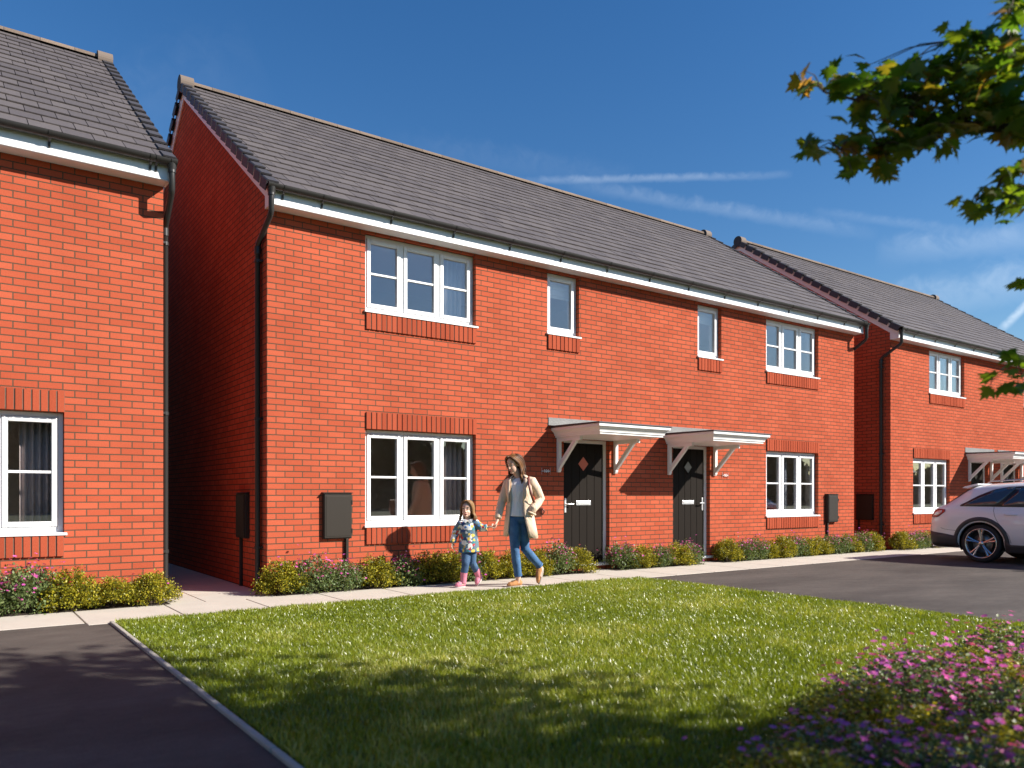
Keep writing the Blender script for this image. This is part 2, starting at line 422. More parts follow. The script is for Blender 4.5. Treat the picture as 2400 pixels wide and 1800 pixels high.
    # verge units
    for side, xv in ((-1, 0), (1, W)):
        for half in (0, 1):
            b = MB()
            for c in range(NC):
                s0, s1 = c*g - .02, (c+1)*g - .075
                L = []
                for (s, dh) in ((s0, .026), (s1, .008)):
                    xo, xi = xv + side*.092, xv - side*.055
                    pr = [rp(xi, s, dh-.02), rp(xi, s, dh), rp(xo - side*.014, s, dh), rp(xo, s, dh-.014), rp(xo, s, dh-.135), rp(xo-side*.012, s, dh-.135), rp(xo-side*.012, s, dh-.02)]
                    if half: pr = [(q[0], 2*RIDGE_Y - q[1], q[2]) for q in pr]
                    L.append(pr)
                flip = (side > 0) != bool(half)
                if flip: L = [q[::-1] for q in L]
                b.quadmesh(L, 0, closed=True, smooth=False); b.face(L[0][::-1], 0); b.face(L[1], 0)
            b.build('verge_tiles', M['verge'], roof)
    # bargeboards
    for side, xv in ((-1, 0), (1, W)):
        b = MB(); xa, xb = sorted((xv+side*.002, xv+side*.026))
        up = lambda y: roof_z(y)-.05; lo = lambda y: roof_z(y)-.27
        b.prism([(-.205,SOFF),(.0,SOFF),(.0,lo(.0)),(RIDGE_Y,lo(RIDGE_Y)),(RIDGE_Y,up(RIDGE_Y)),(-.205,up(-.205))], 'x', xa, xb)
        b.prism([(2*RIDGE_Y+.2,SOFF),(2*RIDGE_Y+.2,up(-.2)),(RIDGE_Y+.001,up(RIDGE_Y)),(RIDGE_Y+.001,lo(RIDGE_Y)),(2*RIDGE_Y,lo(0)),(2*RIDGE_Y,SOFF)], 'x', xa, xb)
        b.build('bargeboard', M['paint'], root, bevel=.003)
    # eaves
    b = MB(); b.box(0.001, W-.001, -.205, -.185, SOFF, 4.93); b.tube([(0.001,-.206,SOFF+.012), (W-.001,-.206,SOFF+.012)], .010, 8)
    b.build('fascia', M['pvc'], root)
    b = MB(); b.box(0.001, W-.001, -.1845, -.0005, SOFF+.004, SOFF+.02); b.build('soffit', M['pvc'], root)
    gy, gz_ = -.270, 4.935
    b = MB(); half_pipe(b, -.085, W+.085, gy, gz_, .06)
    for x in ((-.085, -.02), (W+.02, W+.085)): half_pipe(b, x[0], x[1], gy, gz_+.001, .066)
    gut = b.build('gutter', M['dark_pvc'], root)
    xs_ = brackets or [.62 + k*.965 for k in range(int((W-.7)/.965)+1)]
    for x in [.12] + xs_ + [W-.12]:
        b = MB(); half_pipe(b, x-.014, x+.014, gy, gz_+.002, .0665, th=.005)
        b.prism([(-.2065,4.845),(-.2065,4.80),(-.216,4.80),(-.225,4.85),(gy,4.868),(gy,4.872)], 'x', x-.012, x+.012)
        b.build('gutter_bracket', M['dark_pvc'], gut)
    # downpipes (swan neck from the outlet round to the gable)
    for side, xv, py in pipes:
        x = xv + side*.05; b = MB()
        b.tube([(xv+side*.035, gy, 4.90), (xv+side*.035, gy, 4.83)], [.055,.042], 14)
        b.tube([(xv+side*.035, gy, 4.845), (xv+side*.035, gy, 4.80)], .042, 14)
        b.tube([(xv+side*.035, gy, 4.83), (xv+side*.035, gy, 4.62), (xv+side*.036, gy+.03, 4.575), (x, py-.03, 4.335), (x, py, 4.29), (x, py, .06)], .034, 14)
        b.tube([(x, py, 4.30), (x, py, 4.21)], .041, 14)
        dp = b.build('downpipe', M['dark_pvc'], root)
        for z in (4.12, 2.15, .55):
            c = MB(); c.tube([(x, py, z-.02), (x, py, z+.02)], .042, 14); c.box(min(x, xv+side*.001), max(x, xv+side*.001), py-.06, py+.06, z-.013, z+.013)
            c.build('pipe_clip', M['dark_pvc'], dp, bevel=.002)
    # windows, courses, doors
    for (a, c, z0, z1, n, bars, lint) in wins:
        window(root, a+.003, c-.003, z0+.003, z1-.003, n, bars)
        soldier_course('brick_sill', root, a+.002, c-.0, z0-.222, z0-.003)
        if lint: soldier_course('lintel', root, a+.002, c+.006, z1+.002, z1+.225)
    for (a, c, handed, red) in doors:
        door(root, a+.003, c-.003, handed, red)
        s = MB(); s.box(a, c, .001, .15, -.001, .0615); s.build('door_step', M['soldier'], root)
        cx = (a+c)/2
        canopy(root, cx-.74, cx+.74)
    return root

M['ridge_end'] = None
def ridge_end_mat():
    # clay barrel is weathered, the flat end disc is dark: by the face's own direction
    m, nt, b = new_mat('ridge_end')
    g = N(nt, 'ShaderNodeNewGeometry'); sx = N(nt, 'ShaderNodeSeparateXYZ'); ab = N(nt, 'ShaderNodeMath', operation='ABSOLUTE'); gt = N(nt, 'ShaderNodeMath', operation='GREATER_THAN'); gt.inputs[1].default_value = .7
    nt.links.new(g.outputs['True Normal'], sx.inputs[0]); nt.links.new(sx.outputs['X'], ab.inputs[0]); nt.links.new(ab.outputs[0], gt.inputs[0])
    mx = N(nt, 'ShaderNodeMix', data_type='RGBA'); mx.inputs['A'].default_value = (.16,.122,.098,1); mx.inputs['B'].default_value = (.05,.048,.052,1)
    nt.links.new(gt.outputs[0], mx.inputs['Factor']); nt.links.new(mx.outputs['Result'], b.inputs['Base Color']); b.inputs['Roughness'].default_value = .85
    return m
M['ridge_end'] = ridge_end_mat()
M['smoke_pane'] = plain('grey_door_glass', (.16,.15,.14), .2, spec=.6)

WL = (.775, 2.085); WU = (3.635, 4.695)
main = house('brick_house', 0, 0, 12.92,
    [(1.312,3.06,*WL,3,True,True), (9.838,11.585,*WL,3,True,True), (1.312,3.06,*WU,3,True,False), (9.838,11.585,*WU,3,True,False),
     (4.381,5.033,3.71,4.695,1,False,False), (7.851,8.505,3.71,4.695,1,False,False)],
    [(4.712,5.69,-1,True), (7.205,8.183,1,False)],
    [(-1,0,.20), (1,12.92,.20)],
    'middle red brick house with two black front doors and a full slate roof')
W3 = 10.45
third_w = [(.986,2.736,*WL,3,True,True), (1.736,3.486,*WU,3,True,False)]
third_w += [(W3-b_,W3-a_,*r_) for (a_,b_,*r_) in third_w]
third = house('brick_house', 14.06, -.2, W3, third_w, [(3.85,4.79,-1,False), (W3-4.79,W3-3.85,1,False)], [(-1,0,.20), (1,W3,.2)],
    'farthest red brick house, half hidden by the white car')
lefth = house('brick_house', -1.19-W3, 0, W3, third_w, [(3.85,4.79,-1,False), (W3-4.79,W3-3.85,1,False)], [(-1,0,.15), (1,W3,.15)],
    'closest red brick house, cut off by the picture edge beside the dark alley')
# ------------------------------------------------------------------ ground
def asphalt_mat():
    m, nt, b = new_mat('asphalt')
    tc = N(nt, 'ShaderNodeTexCoord')
    mp = N(nt, 'ShaderNodeMapping'); mp.inputs['Scale'].default_value = (.35, .9, 1); mp.inputs['Rotation'].default_value = (0, 0, R(35)); nt.links.new(tc.outputs['Object'], mp.inputs['Vector'])
    n1 = N(nt, 'ShaderNodeTexNoise'); n1.inputs['Scale'].default_value = 1.1; n1.inputs['Detail'].default_value = 8; n1.inputs['Roughness'].default_value = .65; nt.links.new(mp.outputs[0], n1.inputs['Vector'])
    n2 = N(nt, 'ShaderNodeTexNoise'); n2.inputs['Scale'].default_value = 130; n2.inputs['Detail'].default_value = 4; nt.links.new(tc.outputs['Object'], n2.inputs['Vector'])
    cr = N(nt, 'ShaderNodeValToRGB'); e = cr.color_ramp.elements; e[0].position = .3; e[0].color = (.046,.039,.034,1); e[1].position = .72; e[1].color = (.112,.094,.081,1)
    nt.links.new(n1.outputs['Fac'], cr.inputs['Fac'])
    n3 = N(nt, 'ShaderNodeTexNoise'); n3.inputs['Scale'].default_value = 9; n3.inputs['Detail'].default_value = 7; n3.inputs['Roughness'].default_value = .7; nt.links.new(mp.outputs[0], n3.inputs['Vector'])
    m3 = N(nt, 'ShaderNodeMath', operation='MULTIPLY_ADD'); m3.inputs[1].default_value = .9; m3.inputs[2].default_value = .05; nt.links.new(n3.outputs['Fac'], m3.inputs[0])
    ma = N(nt, 'ShaderNodeMath', operation='MULTIPLY_ADD'); ma.inputs[1].default_value = 1.0; nt.links.new(m3.outputs[0], ma.inputs[2]); nt.links.new(n2.outputs['Fac'], ma.inputs[0])
    vm = N(nt, 'ShaderNodeVectorMath', operation='SCALE'); nt.links.new(cr.outputs['Color'], vm.inputs[0]); nt.links.new(ma.outputs[0], vm.inputs['Scale']); nt.links.new(vm.outputs[0], b.inputs['Base Color'])
    b.inputs['Roughness'].default_value = .82; b.inputs['Specular IOR Level'].default_value = .3
    bp = N(nt, 'ShaderNodeBump'); bp.inputs['Strength'].default_value = .55; bp.inputs['Distance'].default_value = .006
    nt.links.new(n2.outputs['Fac'], bp.inputs['Height']); nt.links.new(bp.outputs['Normal'], b.inputs['Normal'])
    return m
M['asphalt'] = asphalt_mat()
M['turf'] = plain('turf', (.045,.060,.016), .95, var=.35, bump=1, bscale=50)

def sheet(name, poly, z, mat):
    b = MB(); b.face([(x, y, z) for x, y in poly]); o = b.build(name, mat); return tag(o, kind='structure')
sheet('ground', [(-300,-300),(300,-300),(300,300),(-300,300)], -.03, M['turf'])
sheet('alley', [(-1.19,-.38),(-.0,-.38),(-.0,8.3),(-1.19,8.3)], -.012, M['concrete'])
LX0, LX1, LY1 = -1.914, 4.95, -1.42
sheet('lawn_soil', [(LX0,-13),(LX1,-13),(LX1,LY1),(LX0,LY1)], -.006, M['turf'])
sheet('driveway', [(-9,-13),(-1.952,-13),(-1.952,-1.285),(-9,-1.285)], -.004, M['asphalt'])
sheet('driveway', [(LX1+.0,-13),(26,-13),(26,-1.425),(LX1+.0,-1.425)], -.004, M['asphalt'])
b = MB(); n = 0
y = -1.40
while y > -13:
    b.box(-1.950, -1.916, y-.905, y, -.02, .018); y -= .915
tag(b.build('kerb', M['kerb'], bevel=.008), kind='structure')
# paving slabs with open joints
b = MB(); x = -11.76
while x < 24.5:
    yf = -1.28 if x + .4 < -1.95 else -1.42
    b.box(x+.009, x+.868, yf, -.385, -.05, 0); x += .875
x = -2.14 - .875*11
for (xa, xb) in ((-1.185, -.826), (-.814, -.005)):
    y = -.375; k = 0
    while y < 8:
        b.box(xa, xb, y, y+.865, -.05, -.002); y += .875
tag(b.build('path', M['concrete'], bevel=.004), kind='structure')
b = MB()
for (xa, xb) in ((-11.7,-1.2),(0.0,5.1),(5.5,7.65),(8.1,13.5),(13.8,18)):
    b.box(xa, xb, -.384, .01 if xa < 13 else -.19, -.05, -.004)
tag(b.build('planting_bed', M['soil'], bevel=0), kind='structure')
for (xa, xb) in ((5.12, 5.48), (7.67, 8.08)):
    pass
b = MB(); 
for (xa, xb) in ((5.105, 5.495), (7.655, 8.095)): b.box(xa, xb, -.384, -.001, -.05, -.001)
tag(b.build('door_path', M['concrete'], bevel=.003), kind='structure')

# ------------------------------------------------------------------ lawn grass
def grass():
    cam = np.array([-3.16, -9.59])
    NB = 560000
    P = np.column_stack([rng.uniform(LX0+.01, LX1-.005, NB), rng.uniform(-10.2, LY1+.0, NB)])
    d = np.hypot(P[:,0]-cam[0], P[:,1]-cam[1])
    keep = rng.random(NB) < np.clip(8.5/(d+2.0), .45, 1.0)
    # nothing directly under / behind the camera
    a = np.array([.582,.813]); t = (P-cam)@a; l = (P-cam)@np.array([.813,-.582])
    keep &= (t > 1.6) & (np.abs(l) < t*.85 + 1.5)
    P = P[keep]; d = d[keep]; n = len(P)
    # tufts and patches
    def vnoise(p, s, seed):
        r2 = np.random.default_rng(seed); G = r2.random((64, 64)); q = p*s; i = np.floor(q).astype(int); f = q-i; f = f*f*(3-2*f)
        g = lambda a_, b_: G[(i[:,0]+a_) % 64, (i[:,1]+b_) % 64]
        return (g(0,0)*(1-f[:,0])+g(1,0)*f[:,0])*(1-f[:,1]) + (g(0,1)*(1-f[:,0])+g(1,1)*f[:,0])*f[:,1]
    pn = .5*vnoise(P, 1.3, 1) + .3*vnoise(P, 4, 2) + .2*vnoise(P, 11, 3)
    h = (.028 + .040*pn)*rng.uniform(.6, 1.35, n)
    w = rng.uniform(.0019, .0032, n)*np.clip(d/4.5, .9, 2.2)
    az = rng.uniform(0, 2*np.pi, n); lean = rng.uniform(.1, .75, n); la = rng.uniform(0, 2*np.pi, n)
    ux, uy = np.cos(az), np.sin(az); lx, ly = np.cos(la)*lean*h, np.sin(la)*lean*h
    z0 = np.full(n, -.008)
    V = np.empty((n, 5, 3), dtype=np.float32)
    for k, (sw, fr, fl) in enumerate(((-1,0,0),(1,0,0),(-.8,.55,.3),(.8,.55,.3),(0,1,1))):
        V[:,k,0] = P[:,0] + sw*w*ux + fl*lx; V[:,k,1] = P[:,1] + sw*w*uy + fl*ly; V[:,k,2] = z0 + h*fr*(1-.25*lean*fl)
    base = (np.arange(n)*5)[:,None]
    loops = np.concatenate([base+np.array([0,1,3,2]), base+np.array([2,3,4])], axis=1).astype(np.int32).ravel()
    tot = np.tile([4,3], n).astype(np.int32); st = np.concatenate([[0], np.cumsum(tot)[:-1]]).astype(np.int32)
    me = bpy.data.meshes.new('grass')
    me.vertices.add(n*5); me.vertices.foreach_set('co', V.ravel())
    me.loops.add(len(loops)); me.loops.foreach_set('vertex_index', loops)
    me.polygons.add(2*n); me.polygons.foreach_set('loop_start', st); me.polygons.foreach_set('loop_total', tot)
    at = me.attributes.new('tone', 'FLOAT', 'POINT'); at.data.foreach_set('value', np.repeat(np.clip(.55*pn + .45*rng.random(n), 0, 1), 5).astype(np.float32))
    me.update(calc_edges=True)
    m, nt, b = new_mat('grass_blade')
    an = N(nt, 'ShaderNodeAttribute'); an.attribute_name = 'tone'
    cr = N(nt, 'ShaderNodeValToRGB'); e = cr.color_ramp.elements
    e[0].position = .2; e[0].color = (.105,.152,.006,1); e[1].position = .55; e[1].color = (.215,.262,.011,1)
    q = e.new(.66); q.color = (.24,.28,.02,1); q = e.new(.82); q.color = (.48,.46,.14,1)
    nt.links.new(an.outputs['Fac'], cr.inputs['Fac']); nt.links.new(cr.outputs['Color'], b.inputs['Base Color'])
    b.inputs['Roughness'].default_value = .36; b.inputs['Specular IOR Level'].default_value = .9
    tr = N(nt, 'ShaderNodeBsdfTranslucent'); vm = N(nt, 'ShaderNodeVectorMath', operation='MULTIPLY'); vm.inputs[1].default_value = (2.0,1.9,.8)
    nt.links.new(cr.outputs['Color'], vm.inputs[0]); nt.links.new(vm.outputs[0], tr.inputs['Color'])
    mx = N(nt, 'ShaderNodeMixShader'); mx.inputs['Fac'].default_value = .3
    nt.links.new(b.outputs[0], mx.inputs[1]); nt.links.new(tr.outputs[0], mx.inputs[2]); nt.links.new(mx.outputs[0], nt.nodes['Material Output'].inputs['Surface'])
    me.materials.append(m)
    o = bpy.data.objects.new('lawn_grass', me); COL.objects.link(o)
    tag(o, 'short sunlit green lawn in front of the houses', 'grass', kind='stuff')
grass()

# ------------------------------------------------------------------ meter boxes, number signs
def meter_box(loc, rz, label, w=.39, pipe_x=.33, d=.06):
    r = empty('meter_box', loc, rz, label, 'meter box', 'utility meter boxes')
    b = MB(); z0, z1 = .64, 1.228
    b.box(0, w, -d+.012, -.001, z0, z1); b.build('box', M['meter'], r, bevel=.006)
    c = MB(); c.box(.012, w-.012, -d, -d+.0115, z0+.014, z1-.016); c.box(.03, w-.03, -d-.004, -d-.0005, z0+.035, z1-.035)
    cv = c.build('cover', M['meter'], r, bevel=.004)
    for z in (z0+.10, z1-.12):
        h = MB(); h.box(w-.013, w+.004, -d-.006, -d+.006, z-.03, z+.03); h.build('hinge', M['meter'], cv)
    h = MB(); h.prism([(-d-.012, z1-.002), (-.001, z1+.002), (-.001, z1+.014), (-d-.012, z1+.006)], 'x', -.008, w+.008); h.build('rain_lip', M['meter'], r)
    p = MB(); p.box(pipe_x-.02, pipe_x+.02, -.042, -.002, -.004, z0-.001); p.build('pipe', M['meter'], r, bevel=.006)
    return r
meter_box((.71, 0, 0), 0, 'dark brown meter box on the front wall beside the big window near the child')
meter_box((11.83, 0, 0), 0, 'dark brown meter box past the last front window of the middle house', w=.37, pipe_x=.05, d=.08)
meter_box((0, 1.079, 0), R(-90), 'black meter box in shade on the gable wall of the dark alley', pipe_x=.09, d=.07)
meter_box((14.06, .601, 0), R(-90), 'black meter box on the shaded gable wall behind the shrubs near the white car', w=.41, pipe_x=.05)

def number_sign(txt, x, z, label):
    r = empty('number_sign', (x, 0, z), 0, label, 'sign', 'house number signs')
    b = MB(); b.box(-.083, .083, -.020, -.014, -.052, .052); b.build('plate', M['acrylic'], r, bevel=.002)
    for sx in (-.07, .07):
        s = MB(); s.tube([(sx, -.001, 0), (sx, -.026, 0)], .0055, 10); s.build('fixing_stud', M['pvc'], r)
    for s in (-1, 1):
        e = MB(); e.box(s*.083-.0012, s*.083+.0012, -.0205, -.0135, -.0525, .0525)
        e.build('edge_strip', M['acrylic_edge'], r)
    cu = bpy.data.curves.new('digits', 'FONT'); cu.body = txt; cu.size = .066; cu.align_x = 'CENTER'; cu.align_y = 'CENTER'; cu.extrude = .0012; cu.space_character = 1.0; cu.offset = .0012
    t = bpy.data.objects.new('tmp', cu); COL.objects.link(t)
    me = bpy.data.meshes.new_from_object(t); bpy.data.objects.remove(t); 
    me.name = 'digits'; me.materials.clear(); me.materials.append(M['pvc'])
    bm_ = bmesh.new(); bm_.from_mesh(me)
    for sx in (-.060, .060): bmesh.ops.create_circle(bm_, cap_ends=True, segments=12, radius=.007, matrix=Matrix.Translation((sx, 0, .0012)))
    bm_.to_mesh(me); bm_.free()
    o = bpy.data.objects.new('digits', me); COL.objects.link(o); o.parent = r; o.location = (0, -.0218, 0); o.rotation_euler = (R(90), 0, 0)
M['acrylic'] = glass_mat('clear_acrylic', tint=(.96,.95,.95), gain=.5)
M['acrylic_edge'] = plain('frosted_acrylic_edge', (.45,.42,.42), .35)
number_sign('164', 4.345, 1.58, 'clear house number sign reading 164, on the wall beside the woman')
number_sign('163', 8.595, 1.58, 'clear house number sign reading 163, beside the second black door')

# ------------------------------------------------------------------ curtains and blinds
def curtain(x0, x1, y, z0, z1, mat, label, oy=0, name='curtain', folds=5):
    n = 60; b = MB(); rows = []
    for z in (z0, (z0+z1)/2, z1):
        rows.append([(x0+(x1-x0)*k/n, y+oy+.028*math.sin(2*math.pi*folds*k/n)+.008*math.sin(11*k/n), z) for k in range(n+1)])
    b.quadmesh(rows, 0); o = b.build(name, mat); so = o.modifiers.new('thickness', 'SOLIDIFY'); so.thickness = .003
    return tag(o, label, 'curtain', 'curtains behind the windows')
def blind(x0, x1, y, z0, z1, label):
    b = MB(); n = max(3, round((z1-z0)/.05))
    for k in range(n):
        z = z0 + (z1-z0)*k/n; b.box(x0, x1, y-.006-(.012 if k % 2 else 0), y+.008, z+.001, z+(z1-z0)/n-.001)
    return tag(b.build('blind', M['blind'], bevel=.003), label, 'blind', 'roman blinds')
curtain(2.60, 3.02, .34, .55, 2.2, M['curtain'], 'grey pleated curtain inside the big ground floor window beside the child')
curtain(2.62, 3.02, .34, 3.4, 4.7, M['voile'], 'pale blue pleated curtain inside the big upper window over the meter box')
curtain(10.72, 10.95, .34, .55, 2.2, M['voile'], 'pale curtain inside the ground floor window past the second door')
curtain(-2.56, -2.22, .34, .55, 2.2, M['curtain'], 'grey curtain inside the window of the closest house')
curtain(17.20, 17.50, .34, 3.4, 4.7, M['voile'], 'pale curtain inside the upper window of the farthest house', oy=-.2)
blind(4.40, 5.05, .24, 4.36, 4.69, 'white roman blind in the small upper window above the first door')
blind(7.87, 8.52, .24, 4.40, 4.69, 'white roman blind in the small upper window above the second door')
# ------------------------------------------------------------------ shrubs
G_COLS = [(.035,.050,.008),(.10,.115,.010),(.23,.22,.014),(.38,.335,.020),(.50,.43,.04)]
M['golden_leaf'] = leaf_mat('golden_leaf', G_COLS, [0,.2,.5,.75,1], trans=.25)
M['grey_leaf'] = leaf_mat('grey_green_leaf', [(.06,.10,.03),(.12,.17,.05),(.20,.24,.10)], trans=.25)
M['pink'] = leaf_mat('pink_petal', [(.46,.08,.38),(.64,.12,.50),(.80,.10,.38),(.90,.22,.48)], [0,.4,.75,1], trans=.3, tint=1.0)
M['stem'] = plain('green_stem', (.07,.075,.03), .8)
M['twig'] = plain('brown_twig', (.07,.045,.025), .9)

def leaf_arrays(P, Nrm, size, fold=.25):
    """n four-cornered folded leaves (6 verts, 2 quads) as arrays"""
    n = len(P)
    d = rng.normal(size=(n,3)); d += Nrm*1.0; d /= np.linalg.norm(d, axis=1)[:,None]          # along the leaf
    up = rng.normal(size=(n,3)) + np.array([0,0,1.2]); u = np.cross(d, up); u /= np.linalg.norm(u, axis=1)[:,None]
    q = np.cross(u, d); L = size[:,None]; W = L*.36
    V = np.stack([P, P+d*L*.45-u*W+q*L*fold*.4, P+d*L*.5+q*0, P+d*L*.45+u*W+q*L*fold*.4, P+d*L], axis=1)
    return V
def mesh_from_leaves(name, V, mat, polys=((0,1,4,2),(0,2,4,3))):
    n, k, _ = V.shape
    F = []
    base = (np.arange(n)*k)[:,None]
    loops = np.concatenate([base+np.array(p) for p in polys], axis=1).astype(np.int32).ravel()
    tot = np.tile([len(p) for p in polys], n).astype(np.int32); st = np.concatenate([[0], np.cumsum(tot)[:-1]]).astype(np.int32)
    me = bpy.data.meshes.new(name); me.vertices.add(n*k); me.vertices.foreach_set('co', V.astype(np.float32).ravel())
    me.loops.add(len(loops)); me.loops.foreach_set('vertex_index', loops)
    me.polygons.add(len(tot)); me.polygons.foreach_set('loop_start', st); me.polygons.foreach_set('loop_total', tot)
    me.update(calc_edges=True); me.materials.append(mat)
    return me
def link(name, me, parent): 
    o = bpy.data.objects.new(name, me); COL.objects.link(o); o.parent = parent; return o

def blossom_mesh(pts, size):
    """little discs of five petals"""
    V = []
    for p, s in zip(pts, size):
        nrm = Vector((random.gauss(0,.45), random.gauss(0,.45), 1)).normalized(); u = nrm.orthogonal().normalized(); w = nrm.cross(u); p = Vector(p); r0 = random.random()*6
        for k in range(6):
            a = r0 + 2*math.pi*k/6; dvec = u*math.cos(a)+w*math.sin(a); e = u*math.cos(a+math.pi/2)+w*math.sin(a+math.pi/2)
            V.append([p, p+dvec*s*.65-e*s*.33+nrm*s*.22, p+dvec*s+nrm*s*.12, p+dvec*s*.65+e*s*.33+nrm*s*.22])
    return np.array([[list(q) for q in row] for row in V])

def shrub_proto(seed, flowering, rx, ry, h, nleaf, lsize, nfl, fsize):
    global rng
    keep = rng; rng = np.random.default_rng(seed); random.seed(seed)
    # lumpy mound: sprigs from the base ending on an uneven dome
    nsp = 120; SP = []
    for k in range(nsp):
        a = rng.uniform(0, 2*np.pi); e = np.arccos(rng.uniform(.0, 1)); rr = rng.uniform(.82, 1.12)
        SP.append((rx*rr*np.sin(e)*np.cos(a), ry*rr*np.sin(e)*np.sin(a), .05 + (h-.05)*rr*np.cos(e)*(.92+.08*np.cos(e))))
    SP = np.array(SP)
    idx = rng.integers(0, nsp, nleaf); f = 1 - rng.random(nleaf)**2.6*.5
    base = np.array([0,0,.02]); spread = (.026 if not flowering else .045)
    P = base + (SP[idx]-base)*f[:,None] + rng.normal(size=(nleaf,3))*spread*np.array([1,1,.8])
    P[:,2] = np.maximum(P[:,2], .012)
    nr = P/np.array([rx,ry,h])**2; nr /= np.linalg.norm(nr, axis=1)[:,None]
    if flowering: nr = nr*.4 + np.array([0,0,1.0])
    V = leaf_arrays(P, nr, rng.uniform(.7, 1.3, nleaf)*lsize)
    out = {'foliage': mesh_from_leaves('foliage', V, M['grey_leaf'] if flowering else M['golden_leaf'])}
    b = MB()
    for k in range(0, nsp, 5):
        p = SP[k]; b.tube([(p[0]*.08, p[1]*.08, 0), (p[0]*.5, p[1]*.5, p[2]*.6), tuple(p)], [.004,.003,.0015], 5)
    me = bpy.data.meshes.new('stems'); me.from_pydata(b.v, [], b.f); me.materials.append(M['stem'] if flowering else M['twig']); out['stems'] = me
    if nfl:
        top = SP[SP[:,2] > h*.42]; ii = rng.integers(0, len(top), nfl)
        fp = top[ii] + rng.normal(size=(nfl,3))*.06; fp[:,2] += .02 + np.abs(rng.normal(size=nfl))*.03
        out['blossoms'] = mesh_from_leaves('blossoms', blossom_mesh(fp, rng.uniform(.6, 1.35, nfl)*fsize), M['pink'], ((0,1,2,3),))
    rng = keep
    return out
PG = [shrub_proto(100+k, False, .30, .25, .36, 6200, .023, 6, .016) for k in range(4)]
PF = [shrub_proto(200+k, True, .29, .24, .40, 2800, .029, 130, .017) for k in range(3)]
def shrub(kind, x, y, label, group, s=1.0, sz=1.0, k=None):
    protos = PG if kind == 'G' else PF
    pr = protos[random.randrange(len(protos)) if k is None else k % len(protos)]
    r = empty('shrub' if kind == 'G' else 'flowering_plant', (x, y, -.004), random.uniform(0, 6.28) if s < 1.3 else 0, label, 'shrub' if kind == 'G' else 'flower', group)
    r.scale = (s, s, s*sz)
    for part, me in pr.items(): link(part, me, r)
    return r
ORD = ['first','second','third','fourth','fifth','sixth','seventh','eighth','ninth','tenth','eleventh','twelfth','thirteenth','fourteenth','fifteenth']
def bed(plants, where, group, y=-.22):
    cnt = {'G': 0, 'F': 0}
    for i, (kind, x, s) in enumerate(plants):
        nm = 'golden-green shrub' if kind == 'G' else 'pink flowering plant'
        lab = f'{nm}, {ORD[cnt[kind]]} {where}'; cnt[kind] += 1
        shrub(kind, x, y + random.uniform(-.03, .03), lab, group, s*random.uniform(.92, 1.06), random.uniform(.88, 1.12), i)
random.seed(3)
bed([('G',-1.34,.92),('G',-1.75,1.0),('G',-2.15,1.02),('F',-2.52,1.08),('F',-2.9,1.05),('G',-3.3,1.0),('G',-3.8,1.0)], 'from the alley, under the closest house', 'shrubs under the closest house', y=-.20)
bed([('G',.12,.95),('F',.50,1.0),('F',.92,1.0),('G',1.38,1.02),('F',1.78,.95),('G',2.15,1.02),('G',2.50,.98),('F',2.78,.9),('G',3.12,1.0),('G',3.55,1.02),('G',3.98,1.0),('F',4.38,1.0),('G',4.80,1.02)], 'from the drainpipe corner of the middle house', 'shrubs along the first bed of the middle house')
bed([('F',5.78,.92),('G',6.22,1.02),('F',6.62,.85),('G',6.98,1.02),('F',7.40,.92)], 'from the first door, in the short bed', 'shrubs between the two front doors')
bed([('G',8.42,1.02),('F',8.85,.9),('F',9.22,.9),('G',9.60,1.0),('G',10.0,1.02),('F',10.42,.95),('G',10.85,1.02),('G',11.25,.98),('F',11.65,.95),('F',12.0,.9),('G',12.4,1.02),('F',12.78,.95),('G',13.2,1.02)], 'from the second door, in the end bed', 'shrubs along the end bed of the middle house')
bed([('G',14.05,1.0),('F',14.5,1.0),('F',14.9,1.0),('G',15.3,1.0),('F',15.7,1.0),('G',16.2,1.05),('G',16.7,1.0)], 'from the drainpipe of the farthest house', 'shrubs under the farthest house', y=-.45)

# near flower bed, blurred at the corner of the picture
BX = [(-.72,-7.98,'G'),(-.22,-7.82,'F'),(.30,-7.60,'G'),(.82,-7.46,'F'),(1.35,-7.38,'F'),(1.9,-7.30,'G'),(2.5,-7.34,'F'),
      (-1.10,-8.36,'G'),(-.60,-8.38,'G'),(-.10,-8.22,'F'),(.42,-8.06,'G'),(.95,-7.92,'F'),(1.5,-7.84,'G'),(2.1,-7.78,'F'),
      (-1.45,-8.72,'G'),(-.95,-8.78,'F'),(-.45,-8.72,'F'),(.08,-8.62,'G'),(.60,-8.50,'F'),(1.15,-8.40,'F'),(1.7,-8.32,'G'),
      (-1.80,-9.02,'G'),(-1.28,-9.16,'F'),(-.78,-9.18,'G'),(-.22,-9.1,'F')]
PFB = [shrub_proto(300+k, True, .34, .30, .36, 3200, .024, 210, .0165) for k in range(3)]
PGB = [shrub_proto(320+k, False, .34, .31, .33, 7000, .0195, 8, .016) for k in range(2)]
poly = [(-1.9,-9.4),(-1.3,-8.35),(-.85,-7.72),(.3,-7.35),(1.2,-7.25),(2.6,-7.1),(3.4,-7.4),(2.6,-9),(0,-9.6)]
sheet('flower_bed_soil', poly, .004, M['soil'])
keepPG, keepPF = PG, PF; PG, PF = PGB, PFB
rows_ = {}
for i, (x, y, kd) in enumerate(BX):
    row = 0 if i < 7 else 1 if i < 14 else 2 if i < 21 else 3
    j = rows_.get((row, kd), 0); rows_[(row, kd)] = j+1
    rn = ['back row','second row','third row','front row'][row]
    nm = 'mounded yellow-green shrub' if kd == 'G' else 'magenta flowering plant'
    shrub(kd, x, y, f'{nm}, {ORD[j]} one in the {rn} of the blurred flower bed', 'plants in the blurred flower bed', random.uniform(1.0, 1.14), random.uniform(.62, .78), i)
PG, PF = keepPG, keepPF

